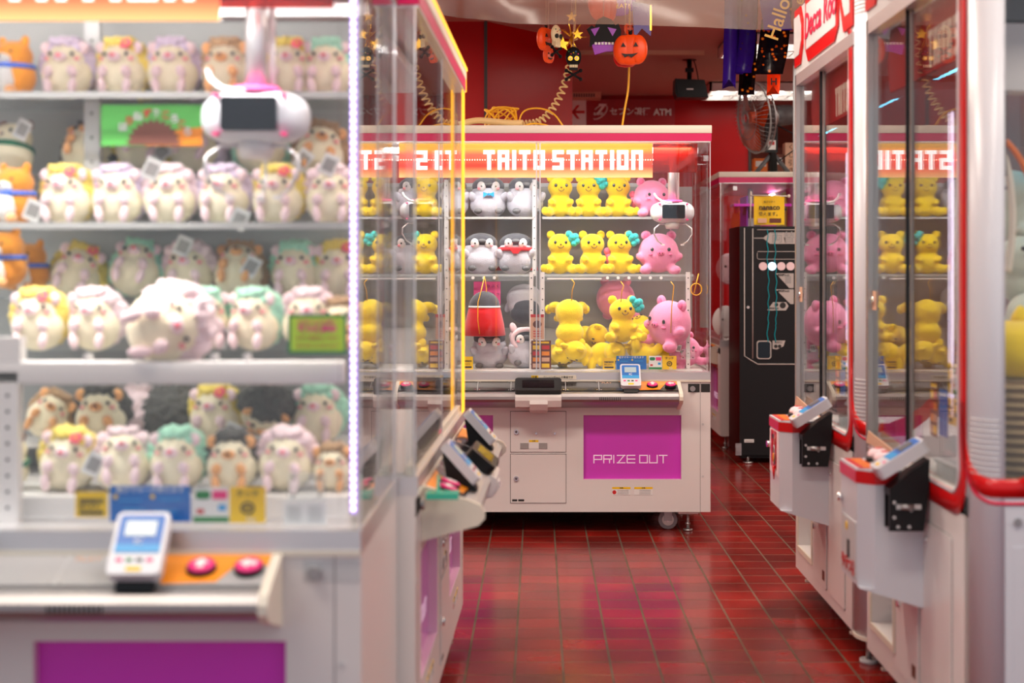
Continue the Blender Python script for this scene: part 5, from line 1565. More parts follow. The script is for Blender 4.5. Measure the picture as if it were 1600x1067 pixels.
RX = 1.05
machR1 = red_machine('white prize machine with red trim, the farther of two beside the black change machine', (RX, 5.40, 0), -PI / 2)
red_extras(machR1, 'far')
machR2 = dup(machR1, skip=('coin_door', 'door_lock')); machR2.location = (RX + 0.0, 4.10, 0)
relabel(machR2, 'white prize machine with red trim nearest the street, yellow toy behind its side pane')
cx0, cx1, cy = -0.15, 0.10, -0.175
b = MB()
b.box(-0.13, cx1 - 0.045, cy - 0.003, cy, 0.455, 0.61, 'lgrey'); b.box(-0.045, -0.025, cy - 0.006, cy - 0.003, 0.50, 0.55, 'ink')
b.cyl((-0.06, cy - 0.005, 0.585), (-0.06, cy - 0.003, 0.585), 0.012, 'yellow', 14)
add_text(b, 'やみつき', 0.044, 'redprint', (-0.04, cy - 0.004, 0.478), 0.002)
b.build('coin_door', machR2)
b = MB(); b.cyl((-0.135, cy - 0.016, 0.655), (-0.135, cy, 0.655), 0.012, 'chrome', 16); b.build('door_lock', machR2)
for m_ in (machR1, machR2):
    d = bpy.data.lights.new('machine_tube_light', 'AREA'); d.shape = 'RECTANGLE'; d.size = 0.45; d.size_y = 0.022; d.energy = 1.0; d.color = (0.12, 0.72, 1.0)
    o = bpy.data.objects.new('machine_tube_light', d); COL.objects.link(o); o.parent = m_; o.location = (0, 0.5, 2.05)

# crane arm and coiled cable inside the nearer one
b = MB()
b.tube(smooth_path([(0.34, 0.09, 1.72), (0.34, 0.125, 1.64), (0.34, 0.155, 1.55), (0.34, 0.165, 1.42), (0.34, 0.150, 1.30)]), 0.009, 'cream', 10)
b.tube(smooth_path([(0.32, 0.12, 1.66), (0.32, 0.17, 1.62), (0.32, 0.21, 1.55), (0.32, 0.23, 1.45)]), 0.008, 'orange_goods', 10)
b.build('crane_arm', machR2)
b = MB(); pts = []
for i in range(260):
    a = i / 10 * 2 * PI; pts.append((0.36 + 0.008 * math.cos(a), 0.130 + 0.008 * math.sin(a), 1.80 - i * 0.0010))
b.tube(pts, 0.0035, 'ink', 6); b.box(0.27, 0.37, 0.115, 0.24, 1.76, 1.93, 'lgrey'); b.box(0.27, 0.36, 0.10, 0.26, 1.94, 2.02, 'dgrey'); b.build('crane_carriage', machR2)

# toys inside the nearer machine, seen through its side pane
yt = thing('yellow_pot_plush', 'big plain yellow plush on a woven reed drum behind the side pane', 'plush toy', (1.235, 3.74, 1.036), 0.3); yt.scale = (1.1, 1.1, 0.62)
b = MB(); b.lathe([(0.09, 0.0), (0.115, 0.02), (0.125, 0.09), (0.118, 0.16), (0.09, 0.205), (0.05, 0.225), (0, 0.23)], 'f_bright', 32); b.build('body', yt)
b = MB(); b.lathe([(0.025, 0.21), (0.02, 0.25), (0.007, 0.285), (0, 0.29)], 'f_bright', 16, Matrix.Translation((-0.01, 0, 0))); b.build('topknot', yt)
b = MB(); b.tube([(-0.05, -0.117, 0.14), (-0.02, -0.122, 0.135), (0.01, -0.122, 0.142)], 0.003, 'brown', 6); b.build('stitched_smile', yt)
o = MB(); o.lathe([(0.17, 0.0), (0.18, 0.02), (0.175, 0.16), (0.182, 0.30), (0.17, 0.32), (0, 0.32)], 'wicker', 40)
o = tag(o.build('reed_drum'), 'round woven reed drum carrying the big yellow plush', 'basket'); o.location = (1.26, 3.76, 0.714)
me = blob_mesh('seal_body', [((0, 0, 0.09), (0.14, 0.10, 0.09)), ((-0.09, -0.02, 0.15), (0.075, 0.07, 0.065)), ((0.12, 0.02, 0.05), (0.07, 0.04, 0.03)), ((-0.05, -0.09, 0.04), (0.05, 0.03, 0.02))], 0.008, 'f_seal', 0.001)
for i, (x, y, z, rz, ry, lb) in enumerate(((1.36, 4.20, 0.714, 0.4, 0, 'grey-green seal plush lowest in the pile behind the yellow toy'), (1.44, 4.22, 0.87, -0.5, 0, 'grey-green seal plush on the middle of the pile'), (1.42, 4.20, 1.03, 0.9, 0, 'grey-green seal plush just below the two topmost in the pile'), (1.44, 4.22, 1.19, 0.5, 0, 'grey-green seal plush second from the top, eye toward the street'), (1.42, 4.25, 1.37, 0.2, 0.1, 'grey-green seal plush tipped over on top of the pile'))):
    s_ = thing('seal_plush', lb, 'plush toy', (x, y, z), rz, 'seal plush toys in the red-trimmed machine'); s_.rotation_euler = (0, ry, rz)
    mesh_obj('body', me, s_)
    for q in (-1, 1):
        b = MB(); b.ball((-0.125 + q * 0.028, -0.07 + 0.01 * q, 0.175), 0.008, 'eye', 10); b.build('eye', s_)
    b = MB(); b.ball((-0.135, -0.078, 0.155), (0.010, 0.008, 0.006), 'dgrey', 10); b.build('nose', s_)

# small charm hanging from the farther console box
b = MB(); p = Vector((RX - 0.186, 5.40, 0.665))
b.tube([p + Vector((0, 0.018 * math.cos(a), -0.035 + 0.035 * math.sin(a))) for a in [i / 20 * 2 * PI for i in range(20)]], 0.002, 'metal', 6, closed=True)
b.ball(p + Vector((0, 0, -0.045)), (0.005, 0.016, 0.018), 'orange', 12); b.cyl(p + Vector((0, 0, -0.075)), p + Vector((0, 0, -0.125)), 0.007, 'red', 10, 0.002)
b.tube([p + Vector((0, 0, 0)), p + Vector((0.008, 0, 0.05))], 0.0015, 'beige', 5)
tag(b.build('charm'), 'small ring charm with red tassel hanging from the farther console', 'charm')


# ================================================================== black change machine
t = thing('change_machine', 'tall black money change machine with silver outlines', 'change machine', (1.365, 9.98, 0))
w, h = 0.66, 1.61
b = MB(); b.box(0, w, 0, 0.55, 0.06, h, 'black'); b.box(0.01, w - 0.01, 0.03, 0.52, 0.035, 0.06, 'black'); b.build('cabinet', t)
px = lambda x, y: ((x - 841) * 9.98 / F_PX - 1.365, CAMZ - (y - 425) * 9.98 / F_PX)
def strip(b, pts, m='trim_silver', wd=0.004, y=-0.002):
    b.tube([(u, y, v) for u, v in pts], wd, m, 6)
b = MB()
strip(b, [px(*q) for q in ((1163, 356), (1163, 556), (1172, 562), (1184, 569), (1250, 569))], 'trim_silver', 0.004)
strip(b, [px(*q) for q in ((1176, 357), (1176, 560))], 'trim_silver', 0.004)
strip(b, [px(*q) for q in ((1183, 359), (1250, 359))], 'trim_silver', 0.0035)
strip(b, [px(*q) for q in ((1250, 393), (1184, 393), (1183, 396), (1183, 403), (1185, 405), (1250, 405))], 'trim_silver', 0.0025)
b.build('outline_trim', t)
b = MB(); b.prism([px(*q) for q in ((1192, 372), (1203, 363), (1250, 363), (1250, 381), (1203, 381))], 'y', -0.003, -0.0005, 'trim_silver')
q = px(1178, 372); b.box(q[0], q[0] + 0.065, -0.003, -0.0005, q[1] - 0.003, q[1] + 0.003, 'trim_silver')
q = px(1222, 372); add_text(b, '両替', 0.082, 'grey', (q[0] + 0.006, -0.0036, q[1]), 0.001); b.build('arrow_sign', t)
for i in range(4):
    q = px(1192 + i * 14.3, 416); b = MB(); b.cyl((q[0], -0.010, q[1]), (q[0], 0, q[1]), 0.028, 'led_w' if i == 1 else 'f_paw', 24)
    if i == 1: b.mats[0] = mat('lit_button', (0.7, 0.85, 1), 0.3, emis=(0.55, 0.8, 1.0), es=1.5)
    b.build('select_button', t)
b = MB()
for pts in (((1212, 427), (1240, 427), (1240, 450), (1233, 450)), ((1212, 452), (1240, 452), (1240, 475), (1235, 475)), ((1199, 484), (1208, 472), (1228, 472), (1232, 478), (1228, 485), (1199, 485))):
    b.prism([px(*q) for q in pts][::-1], 'y', -0.003, -0.0005, 'trim_silver')
for x, y, sz in ((1224, 430, .016), (1224, 455, .016), (1209, 482, .013)):
    q = px(x, y); add_text(b, '紙幣挿入口', sz, 'ink', (q[0], -0.0036, q[1]), 0.0008)
q = px(1223, 477); b.cyl((q[0], -0.005, q[1]), (q[0], -0.003, q[1]), 0.020, 'ink', 20); q = px(1213, 476); b.cyl((q[0], -0.005, q[1]), (q[0], -0.003, q[1]), 0.012, 'ink', 20)
q = px(1229, 436); b.box(q[0] - .01, q[0] + .03, -0.0045, -0.003, q[1] - 0.03, q[1] + 0.02, 'grey')
b.build('slot_labels', t)
b = MB(); a_, c_ = px(1182, 561), px(1205, 532); b.prism(rrect(a_[0], c_[0], a_[1], c_[1], 0.02), 'y', -0.006, -0.0005, 'trim_silver')
b.prism(rrect(a_[0] + 0.008, c_[0] - 0.008, a_[1] + 0.008, c_[1] - 0.008, 0.016), 'y', -0.008, -0.006, 'screen'); b.build('return_tray', t)
b = MB(); b.prism([px(*q) for q in ((1207, 532), (1227, 532), (1224, 541), (1214, 546), (1207, 545))][::-1], 'y', -0.003, -0.0005, 'trim_silver'); q = px(1216, 535); add_text(b, '返却口', .018, 'ink', (q[0], -0.0036, q[1]))
for x in (1212, 1218): q = px(x, 541); b.cyl((q[0], -0.005, q[1]), (q[0], -0.003, q[1]), 0.012, 'ink', 16)
b.build('tray_label', t)
b = MB(); q = px(1163, 689); b.box(q[0], q[0] + 0.065, -0.003, -0.0002, q[1] - 0.009, q[1] + 0.012, 'paper'); b.box(q[0] + 0.005, q[0] + 0.06, -0.0036, -0.003, q[1] - 0.003, q[1] + 0.003, 'grey'); b.build('serial_sticker', t)
b = MB(); q = px(1171, 480); b.cyl((q[0] - 0.01, -0.008, q[1]), (q[0] - 0.01, 0, q[1]), 0.010, 'chrome', 14); b.build('key_lock', t)
# rippling reflections of cyan light, modelled as strips on the glossy front
tealm = mat('cyan_reflection', srgb(20, 150, 160), 0.2, emis=srgb(10, 150, 165), es=0.05)
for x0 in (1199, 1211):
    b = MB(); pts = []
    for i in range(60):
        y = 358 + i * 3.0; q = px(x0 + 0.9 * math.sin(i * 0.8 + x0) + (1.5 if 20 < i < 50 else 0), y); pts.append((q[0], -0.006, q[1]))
    b.tube(pts, 0.0032, tealm, 6); b.build('cyan_reflection_streak', t)
for x in (0.06, 0.60):
    b = MB(); b.cyl((x, 0.03, 0), (x, 0.03, 0.012), 0.035, 'metal', 16); b.cyl((x, 0.03, 0.012), (x, 0.03, 0.05), 0.012, 'metal', 12); b.build('levelling_foot', t)
b = MB(); b.box(-0.03, 0.01, -0.02, 0.0, 0.06, 0.14, 'metal'); b.cyl((-0.01, -0.03, 0.10), (-0.01, -0.02, 0.10), 0.02, 'metal', 12); b.build('floor_bracket', t)

# yellow flag on top of it
t = thing('shop_flag', 'yellow nanaco flag hanging from a rod above the change machine', 'flag', (1.365, 10.02, 1.61))
q0, q1 = at(1178, 353, 10.02), at(1226, 306, 10.02)
x0, x1, zt = q0.x - 1.365, q1.x - 1.365, q1.z - 1.61
b = MB(); n = 12; vs = []
for i in range(n + 1):
    u = i / n; yy = 0.008 * math.sin(u * 7)
    vs.append((x0 + (x1 - x0) * u, yy))
b.prism(vs + [(x, y + 0.002) for x, y in vs[::-1]], 'z', 0.012, zt, 'yellow'); b.build('flag_cloth', t)
b = MB(); add_text(b, 'nanaco', 0.050, 'ink', ((x0 + x1) / 2, -0.010, zt * 0.62), 0.0012); add_text(b, '使えます。', 0.030, 'ink', ((x0 + x1) / 2, -0.010, zt * 0.40)); add_text(b, '電子マネー', 0.016, 'ink', ((x0 + x1) / 2, -0.010, zt * 0.80))
b.build('flag_lettering', t); b = MB(); b.box(x0 + 0.025, x0 + 0.085, -0.010, -0.009, 0.025, 0.055, 'beige'); b.build('card_mark', t); b = MB(); b.box(x0 + 0.105, x1 - 0.025, -0.010, -0.009, 0.025, 0.055, 'brown'); b.build('card_mark', t)
b = MB(); b.cyl((x0 - 0.025, 0, zt + 0.004), (x1 + 0.022, 0, zt - 0.002), 0.004, 'cream', 10); b.ball((x1 + 0.028, 0, zt - 0.002), 0.012, 'cream', 14); b.cyl((x0 - 0.02, 0.03, 0.0), (x0 - 0.02, 0.0, zt + 0.03), 0.005, 'cream', 10); b.build('flag_rod', t)

# goods inside the far machine
def simple(name, label, cat, loc, fn, group=None, rz=0):
    t = thing(name, label, cat, loc, rz, group); fn(t); return t


def toyball(m, r, tt):
    def fn(t):
        b = MB(); b.ball((0, 0, r[2]), r, m, 24); b.build('body', t)
        for s in (-1, 1):
            b = MB(); b.ball((s * r[0] * 0.35, -r[1] * 0.93, r[2] * 1.15), r[0] * 0.10, 'eye', 10); b.build('eye', t)
    return fn


simple('yellow_ball_plush', 'yellow round plush behind the yellow flag in the far machine', 'plush toy', at(1232, 368, 11.2), toyball('f_bright', (0.11, 0.09, 0.17), 0))
simple('white_ball_plush', 'white round plush low in the far machine beside the change machine', 'plush toy', (1.40, 11.0, 0.81), toyball('f_white', (0.10, 0.09, 0.12), 0))
simple('orange_ball_plush', 'pinkish plush on the upper shelf of the far machine', 'plush toy', (1.50, 11.6, 1.207), toyball('f_pinkw', (0.10, 0.09, 0.12), 0))
b = MB(); b.prism([(-0.06, 0), (0.06, 0), (0.05, 0.3), (-0.05, 0.3)], 'y', -0.02, 0.02, 'cool_white'); b.ball((0.03, 0, 0.02), (0.09, 0.06, 0.05), 'cool_white'); b.cyl((0.0, 0, 0.3), (0.02, 0, 0.52), 0.02, 'lgrey')
o = b.build('crane', machD); o.location = (0.62, 0.25, 1.40)
b = MB(); b.box(0.62, 0.86, 0.10, 0.52, 1.78, 1.80, 'purple'); b.box(0.45, 0.80, 0.20, 0.21, 1.55, 1.86, 'h_violet'); b.box(0.60, 0.80, 0.14, 0.15, 1.74, 1.83, 'pinkred'); b.build('interior_banner', machD)

# ================================================================== big fan on the far machine's roof
t = thing('electric_fan', 'large electric fan with orange blades standing on the far machine', 'fan', (1.74, 11.0, 2.032), 0)
hub = Vector((-0.05, 0, 0.36))
Xf = Matrix.Translation(Vector((-0.13, -0.02, 0.42))) @ Matrix.Rotation(math.radians(-72), 4, 'Z') @ Matrix.Rotation(math.radians(6), 4, 'X')
R_ = 0.265
def ring(b, r, y, w, m='metal', n=40): b.tube([(r * math.cos(a), y, r * math.sin(a)) for a in [i / n * 2 * PI for i in range(n)]], w, m, 6, closed=True, xf=Xf)
b = MB()
ring(b, R_, 0, 0.007, 'grey'); ring(b, R_ * 0.98, 0.045, 0.005, 'metal'); ring(b, R_ * 0.6, -0.062, 0.002); ring(b, R_ * 0.2, -0.075, 0.004)
for i in range(48):
    a = i / 48 * 2 * PI; c, s = math.cos(a), math.sin(a)
    b.tube([(R_ * c, 0, R_ * s), (R_ * .85 * c, -0.045, R_ * .85 * s), (R_ * .5 * c, -0.068, R_ * .5 * s), (R_ * .12 * c, -0.078, R_ * .12 * s)], 0.0014, 'grey', 5, xf=Xf)
    b.tube([(R_ * c, 0.0, R_ * s), (R_ * .96 * c, 0.055, R_ * .96 * s), (R_ * .6 * c, 0.095, R_ * .6 * s), (R_ * .25 * c, 0.105, R_ * .25 * s)], 0.0016, 'metal', 5, xf=Xf)
b.build('fan_guard', t)
b = MB()
for k in range(3):
    a0 = k * 2 * PI / 3; P = []
    for r_, da0, da1 in ((0.05, -0.3, 0.5), (0.14, -0.45, 0.62), (0.22, -0.42, 0.60), (0.255, -0.2, 0.45)):
        P.append([(r_ * math.cos(a0 + da), y_, r_ * math.sin(a0 + da)) for da, y_ in ((da0, -0.03), ((da0 + da1) / 2, 0.0), (da1, 0.03))])
    rows = [[b.bm.verts.new(Xf @ Vector(q)) for q in row] for row in P]
    ki = b.mi('fan_orange')
    for A, B in zip(rows, rows[1:]):
        for j in range(2):
            f = b.bm.faces.new((A[j], A[j + 1], B[j + 1], B[j])); f.material_index = ki; f.smooth = True
bmesh.ops.solidify(b.bm, geom=b.bm.faces[:], thickness=0.003)
b.cyl((0, -0.04, 0), (0, 0.04, 0), 0.045, 'fan_orange', 20, xf=Xf); b.build('blades', t)
b = MB(); b.cyl((0, 0.10, 0), (0, 0.30, 0), 0.085, 'dgrey', 28, 0.075, xf=Xf); b.cyl((0, 0.30, 0), (0, 0.33, 0), 0.05, 'black', 20, xf=Xf); b.cyl((0, 0.14, 0), (0, 0.16, 0), 0.088, 'metal', 28, xf=Xf); b.build('motor', t)
b = MB(); b.cyl((0.02, 0, 0.0), (0.0, 0, 0.34), 0.030, 'black'); b.box(-0.045, 0.045, -0.03, 0.03, 0.16, 0.36, 'black'); b.cyl((-0.12, 0, 0), (0.01, 0, 0.16), 0.016, 'dgrey'); b.cyl((0.14, 0, 0), (0.01, 0, 0.16), 0.016, 'dgrey')
b.tube([(0.05, -0.02, 0.36), (0.16, -0.02, 0.30), (0.17, -0.02, 0.18), (0.06, -0.02, 0.10)], 0.005, 'black'); b.box(-0.03, 0.03, -0.034, -0.030, 0.18, 0.25, 'paper'); b.box(-0.02, 0.02, -0.036, -0.034, 0.215, 0.24, 'redprint'); b.build('stand', t)

for i, (px_, w_, h_, m_, lb, nm) in enumerate(((1187, 0.05, 0.14, 'orange_goods', 'orange and white box beside the fan foot on the far machine', 'cardboard_box'), (1212, 0.05, 0.17, 'brown', 'dark goods box between the fan legs', 'cardboard_box'), (1234, 0.045, 0.26, 'beige', 'tall cream placard standing on the far machine', 'placard'))):
    q = at(px_, 272, 11.35); t2 = thing(nm, lb, 'box' if i < 2 else 'placard', (q.x, 11.35, 2.032), 0)
    b = MB(); b.box(-w_, w_, -0.06, 0.06, 0, h_, m_); b.build('carton' if i < 2 else 'board', t2)
    b = MB(); b.box(-w_ * .8, w_ * .8, -0.062, -0.060, h_ * .55, h_ * .85, 'paper' if i < 2 else 'beige')
    if i == 2:
        for j, ch in enumerate('くじ引き'): add_text(b, ch, 0.05, 'brown', (0, -0.064, h_ * (.86 - j * .23)))
    b.build('print', t2)

# ================================================================== cables on top of the middle machine
ZT = 2.034
def blobpath(cx, cy, n, r, rz, seed):
    rnd = random.Random(seed); pts = []
    for i in range(n):
        a = i * 0.55; rr = r * (0.55 + 0.45 * rnd.random())
        pts.append((cx + rr * math.cos(a), cy + rr * 0.6 * math.sin(a), ZT + 0.006 + abs(rz * (0.5 + 0.5 * math.sin(a * 1.3 + rnd.random())))))
    return pts


b = MB(); X0 = (778 - 841) / 313
b.tube(smooth_path(blobpath(X0 + 0.02, 7.50, 60, 0.10, 0.10, 3)), 0.0045, 'cord_y', 6)
b.tube(smooth_path([(X0 + 0.10, 7.5, ZT + 0.02), (X0 + 0.12, 7.5, ZT + 0.09), (X0 + 0.20, 7.5, ZT + 0.105), (X0 + 0.28, 7.5, ZT + 0.08), (X0 + 0.33, 7.5, ZT + 0.006)]), 0.0045, 'cord_y', 6)
b.tube(smooth_path([(X0 - 0.02, 7.5, ZT + 0.04), (X0 - 0.04, 7.5, ZT + 0.11), (X0 - 0.0, 7.5, ZT + 0.10), (X0 + 0.0, 7.5, ZT + 0.03)]), 0.0045, 'cord_y', 6)
b.tube(smooth_path([(X0 + 0.12, 7.48, ZT + 0.006), (X0 + 0.17, 7.48, ZT + 0.022), (X0 + 0.23, 7.48, ZT + 0.016), (X0 + 0.26, 7.48, ZT + 0.006)]), 0.0045, 'cord_y', 6)
tag(b.build('tangled_cord'), 'tangled bundle of yellow cord lying on the middle machine', 'cord')
b = MB(); b.tube(smooth_path([(X0 - 0.20, 7.45, ZT + 0.012), (X0 - 0.12, 7.45, ZT + 0.035), (X0 - 0.04, 7.45, ZT + 0.03), (X0 + 0.06, 7.44, ZT + 0.018), (X0 + 0.12, 7.44, ZT + 0.02)]), 0.016, 'cord_c', 10)
tag(b.build('thick_cable'), 'thick beige cable under the tangled yellow cord', 'cable')
# coiled cable rising from the roof to the ceiling
A_ = at(845, 192, 7.6); path = smooth_path([at(812, 194, 7.6), A_, at(866, 168, 7.62), at(880, 140, 7.63), at(889, 108, 7.64), at(896, 70, 7.65), at(900, 20, 7.65), at(900, -85, 7.65)], 3)
cum = [0]
for a, c in zip(path, path[1:]): cum.append(cum[-1] + (c - a).length)
def along(s):
    for i in range(len(path) - 1):
        if cum[i + 1] >= s: k = (s - cum[i]) / max(cum[i + 1] - cum[i], 1e-6); return path[i].lerp(path[i + 1], k), (path[i + 1] - path[i]).normalized()
    return path[-1], (path[-1] - path[-2]).normalized()
pts = []; s = 0.0; ph = 0.0
while s < cum[-1] - 0.45:
    p, d = along(s); n1 = d.cross(Vector((0, 1, 0))).normalized(); n2 = d.cross(n1)
    pts.append(p + (n1 * math.cos(ph) + n2 * math.sin(ph)) * 0.017); ph += 2 * PI / 12; s += (0.016 + 0.028 * min(1, s / 0.45)) / 12
pts += [along(cum[-1] - 0.4)[0], along(cum[-1] - 0.2)[0], path[-1]]
b = MB(); b.tube(pts, 0.0048, 'cord_c', 7); tag(b.build('coiled_cable'), 'cream coiled cable rising from the middle machine to the ceiling', 'cable')
b = MB(); b.tube(smooth_path([at(972, 198, 7.55), at(976, 170, 7.55), at(982, 140, 7.56), at(983, 100, 7.58), at(984, 40, 7.6), at(984, -60, 7.6)]), 0.0055, 'cord_y', 7)
tag(b.build('yellow_cable'), 'single yellow cord hanging down to the middle machine roof', 'cord')


# ================================================================== Halloween decorations
def deco(name, label, cat, px_, py_, Y, rz=0, group='Halloween garland pieces'):
    p = at(px_, py_, Y); t = thing(name, label, cat, p, rz, group)
    b = MB(); b.tube([(0, 0, 0), (0, 0, CEIL - p.z)], 0.0012, 'beige', 5); b.build('hanging_thread', t)
    return t


def pumpkin(t, r, m='h_orange', face=True):
    b = MB(); k = 0.30
    b.ball((0, 0, -r), (r, r * k, r * 0.95), m, 28)
    for s in (-1, 1): b.ball((s * r * 0.45, 0, -r), (r * 0.6, r * k * 1.1, r * 0.90), m, 24)
    b.build('pumpkin_body', t)
    if face:
        b = MB()
        for s in (-1, 1): b.prism([(s * r * .38 - r * .14, -r * .85), (s * r * .38 + r * .14, -r * .85), (s * r * .38, -r * .60)], 'y', -r * k * 1.35, -r * k * 0.9, 'ink')
        b.prism([(-r * .5, -r * 1.25), (-r * .3, -r * 1.50), (-r * .1, -r * 1.38), (r * .1, -r * 1.52), (r * .3, -r * 1.38), (r * .5, -r * 1.25), (r * .2, -r * 1.30), (-r * .2, -r * 1.30)], 'y', -r * k * 1.25, -r * k * 0.85, 'ink'); b.build('carved_face', t)
    b = MB(); b.cyl((0, 0, -r * .1), (0, 0, r * .12), r * .12, 'h_black', 10); b.build('stalk', t)


def skull(t, m1, s):
    b = MB(); b.ball((0, 0, -0.055 * s), (0.040 * s, 0.018 * s, 0.052 * s), m1, 24); b.box(-0.022 * s, 0.022 * s, -0.012 * s, 0.012 * s, -0.122 * s, -0.085 * s, m1); b.build('skull', t)
    b = MB()
    for q in (-1, 1): b.cyl((q * 0.016 * s, -0.022 * s, -0.065 * s), (q * 0.016 * s, -0.010 * s, -0.065 * s), 0.012 * s, 'h_gold' if m1 == 'h_black' else 'ink', 16); b.cyl((q * 0.016 * s, -0.0235 * s, -0.065 * s), (q * 0.016 * s, -0.022 * s, -0.065 * s), 0.006 * s, 'h_bone' if m1 == 'h_black' else 'ink', 12)
    for k in range(5): b.box((-0.020 + k * 0.0085) * s, (-0.0135 + k * 0.0085) * s, -0.0145 * s, -0.012 * s, -0.110 * s, -0.096 * s, 'h_bone')
    for k, m in enumerate(('green', 'redprint', 'yellow', 'blue', 'pinkprint')): b.ball(((-0.024 + k * 0.012) * s, -0.016 * s, (-0.030 - 0.006 * ((k * 2) % 3)) * s), 0.0035 * s, m, 8)
    b.build('skull_face', t)
    b = MB()
    for q in (-1, 1): b.cyl((q * 0.034 * s, 0, -0.165 * s), (-q * 0.034 * s, 0, -0.125 * s), 0.006 * s, 'h_black', 10); b.ball((q * 0.036 * s, 0, -0.168 * s), 0.010 * s, 'h_black', 10); b.ball((-q * 0.036 * s, 0, -0.124 * s), 0.010 * s, 'h_black', 10)
    b.build('crossbones', t)


t = deco('pumpkin_ornament', 'thin orange pumpkin ornament turned edge-on beside the pale skull', 'ornament', 853, 42, 7.5, 0.9); pumpkin(t, 0.065)
t = deco('pumpkin_ornament', 'small red-orange pumpkin ornament below the edge-on one', 'ornament', 857, 75, 7.52, 0.9); pumpkin(t, 0.040)
t = deco('skull_ornament', 'bone white skull ornament turned sideways', 'ornament', 869, 38, 7.45, 0.9); skull(t, 'h_bone', 0.95)
t = deco('skull_ornament', 'black sugar skull ornament with painted eyes and crossbones', 'ornament', 896, 72, 7.45); skull(t, 'h_black', 1.0)
t = deco('star_ornament', 'gold foil star burst above the black skull', 'ornament', 893, 30, 7.5)
b = MB()
for k in range(12):
    a = k * 0.9; d = Vector((math.cos(a) * (0.6 + 0.4 * math.sin(k)), math.sin(k * 2.1) * 0.5, math.sin(a))).normalized() * 0.085
    b.cyl((0, 0, -0.09), (d.x, d.y, -0.09 + d.z), 0.006, 'h_gold', 5, 0.001)
for cx, cz, r in ((-0.045, -0.13, 0.040), (0.0, 0.01, 0.03), (0.03, -0.08, 0.03)):
    b.prism([(cx + (r if i % 2 == 0 else r * .42) * math.sin(i * PI / 5), cz + (r if i % 2 == 0 else r * .42) * math.cos(i * PI / 5)) for i in range(10)], 'y', -0.02, -0.014, 'h_gold')
b.build('foil_star', t)
t = deco('bat_ornament', 'black and purple bat mask ornament with white teeth', 'ornament', 943, 40, 7.45)
b = MB(); b.prism([(-0.085, -0.02), (-0.06, 0.0), (-0.045, -0.01), (-0.03, 0.03), (0.0, 0.045), (0.04, 0.03), (0.06, 0.0), (0.075, 0.01), (0.09, -0.03), (0.078, -0.10), (0.045, -0.085), (0.0, -0.08), (-0.045, -0.09), (-0.07, -0.11), (-0.068, -0.05)][::-1], 'y', -0.01, 0.01, 'h_black'); b.build('bat_mask', t)
b = MB(); b.prism([(-0.06, -0.095), (0.0, -0.082), (0.07, -0.095), (0.05, -0.13), (0.01, -0.132), (-0.045, -0.148)][::-1], 'y', -0.006, 0.014, 'h_violet')
for s in (-1, 1): b.prism([(s * 0.02, -0.01), (s * 0.065, -0.02), (s * 0.045, -0.055)][::-s], 'y', -0.0125, -0.01, 'h_violet')
for k in range(6): b.box(-0.045 + k * 0.017, -0.034 + k * 0.017, -0.0125, -0.0095, -0.098, -0.086, 'paper')
b.build('mask_face', t)
t = deco('pumpkin_ornament', 'large orange pumpkin ornament hanging beside the bat mask', 'ornament', 985, 52, 7.40, -0.2); pumpkin(t, 0.083)
t = deco('pumpkin_ornament', 'red-orange pumpkin ornament under the large pumpkin', 'ornament', 977, 70, 7.50, 0.2); pumpkin(t, 0.060, 'red')
t = deco('pumpkin_ornament', 'orange pumpkin cut-out high above the bat mask behind the vinyl', 'ornament', 942, -30, 7.55, 0.9); pumpkin(t, 0.11, face=False)
t = deco('purple_banner', 'violet foil pennant with gold edge beside the large pumpkin', 'ornament', 1003, 8, 7.55)
b = MB(); b.prism([(-0.05, 0.02), (0.055, 0.0), (0.045, -0.16), (0.0, -0.12), (-0.04, -0.17)][::-1], 'y', -0.003, 0.003, 'h_purple'); b.box(0.04, 0.05, -0.005, 0.005, -0.13, 0.0, 'h_gold'); b.build('pennant', t)
t = deco('pumpkin_ornament', 'small carved pumpkin charm between bat mask and vinyl edge', 'ornament', 985, 35, 7.6); pumpkin(t, 0.032)
t = deco('tag_ornament', 'violet trick-or-treat tag blurred behind the vinyl', 'ornament', 967, -8, 7.6)
b = MB(); b.ball((0, 0, -0.04), (0.085, 0.008, 0.07), 'h_violet', 28); add_text(b, 'TRICK or', 0.030, 'h_gold', (0, -0.010, -0.02)); add_text(b, 'TREAT?', 0.034, 'h_gold', (0, -0.010, -0.06)); b.build('tag_board', t)


def ribbon(label, pts, w, m, Y, tail=True, th=0.002, name='hanging_ribbon'):
    """ribbon strip following pixel points (x centre, y), hanging at depth Y"""
    P = [at(x, y, Y + 0.03 * math.sin(i * 1.3)) for i, (x, y) in enumerate(pts)]
    P = smooth_path(P, 2) if len(P) > 2 else P
    b = MB(); k = b.mi(m); rows = []
    n = len(P)
    for i, p in enumerate(P):
        rows.append([b.bm.verts.new(p + Vector((dx * w, 0.006 * math.sin(i + dx * 2), 0))) for dx in (-.5, 0, .5)])
    if tail: rows[-1][1].co.z += w * 0.75
    for A, B in zip(rows, rows[1:]):
        for j in range(2):
            f = b.bm.faces.new((A[j], A[j + 1], B[j + 1], B[j])); f.material_index = k; f.smooth = True
    bmesh.ops.solidify(b.bm, geom=b.bm.faces[:], thickness=th)
    return tag(b.build(name), label, 'ribbon', 'Halloween ribbons and flags')


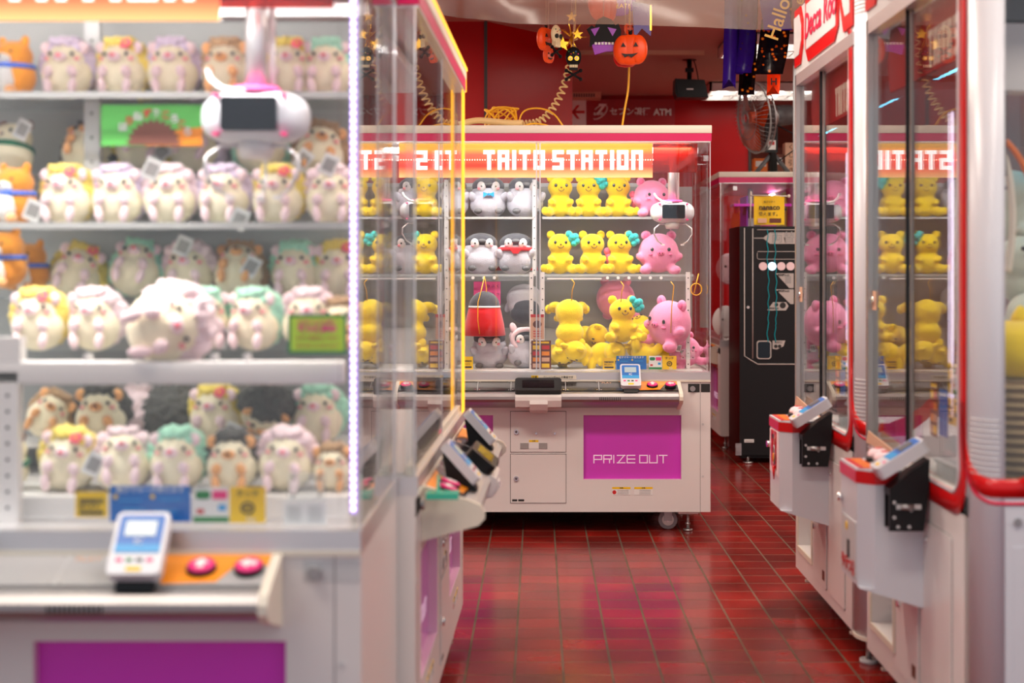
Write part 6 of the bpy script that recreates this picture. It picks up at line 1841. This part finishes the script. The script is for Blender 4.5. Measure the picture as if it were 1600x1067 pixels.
ribbon('plain purple swallowtail ribbon hanging before the ceiling lamp', [(1143, -88), (1142, 20), (1141, 72), (1139, 139)], 0.068, 'h_purple', 7.60)
ribbon('narrow purple ribbon fold beside the plain purple ribbon', [(1150, -88), (1150, 60), (1153, 90), (1153, 116)], 0.055, 'h_purple', 7.68, False)
ribbon('purple ribbon with faint orange print behind the pumpkin foil', [(1172, -88), (1170, 40), (1166, 80), (1161, 114)], 0.085, 'hallow_p', 7.55, False)
ribbon('long black foil banner with golden pumpkins, the larger', [(1220, -88), (1214, 20), (1208, 80), (1200, 116)], 0.150, 'hallow', 7.45, False)
ribbon('black foil strip with golden pumpkins above the fan', [(1172, -88), (1171, 60), (1168, 110), (1166, 148)], 0.085, 'hallow', 7.70, False)
ribbon('orange swallowtail flag with black lettering beside the fan', [(1210, -88), (1210, 60), (1209, 118), (1208, 149)], 0.068, 'h_orange', 7.75)
o = ribbon('purple banner with gold handwriting at the top of the garland', [(1196, -88), (1206, -40), (1210, 10), (1216, 47)], 0.14, 'h_purple', 7.30, False)
b = MB(); q = at(1222, 12, 7.28); add_text(b, 'Hallowe', 0.10, 'h_mustard', q, 0.001, rot=(0, -1.25, 0)); add_text(b, 'en', 0.07, 'h_mustard', q + Vector((0.09, 0, 0.05)), 0.001, rot=(0, -1.25, 0)); b.build('gold_lettering', o)
b = MB(); q = at(1209, 128, 7.72)
add_text(b, 'H', 0.05, 'ink', q, 0.001); 
b.build('flag_letter')
bpy.data.objects['flag_letter'].parent = [o_ for o_ in bpy.data.objects if o_.get('label', '').startswith('orange swallowtail')][0]

# clear vinyl sheet hanging from the ceiling in front of the decorations
Yv = 6.5
prof = [(640, -4), (680, 18), (720, 27), (760, 33), (800, 37), (850, 38), (950, 40), (1100, 43), (1180, 43), (1262, 43)]
b = MB(); k = b.mi('vinyl'); rows = []
for i, (x, y) in enumerate(prof):
    lo = at(x, y, Yv); hi = Vector((lo.x, Yv + 0.05 * math.sin(i * 0.9), CEIL))
    lo.y += 0.04 * math.sin(i * 1.7)
    rows.append([b.bm.verts.new(lo.lerp(hi, j / 6) + Vector((0, 0.03 * math.sin(j * 1.2 + i), 0))) for j in range(7)])
for A, B in zip(rows, rows[1:]):
    for j in range(6):
        f = b.bm.faces.new((A[j], B[j], B[j + 1], A[j + 1])); f.material_index = k; f.smooth = True
tag(b.build('vinyl_sheet'), 'clear vinyl sheet with curved lower edge hanging from the ceiling', 'plastic sheet')
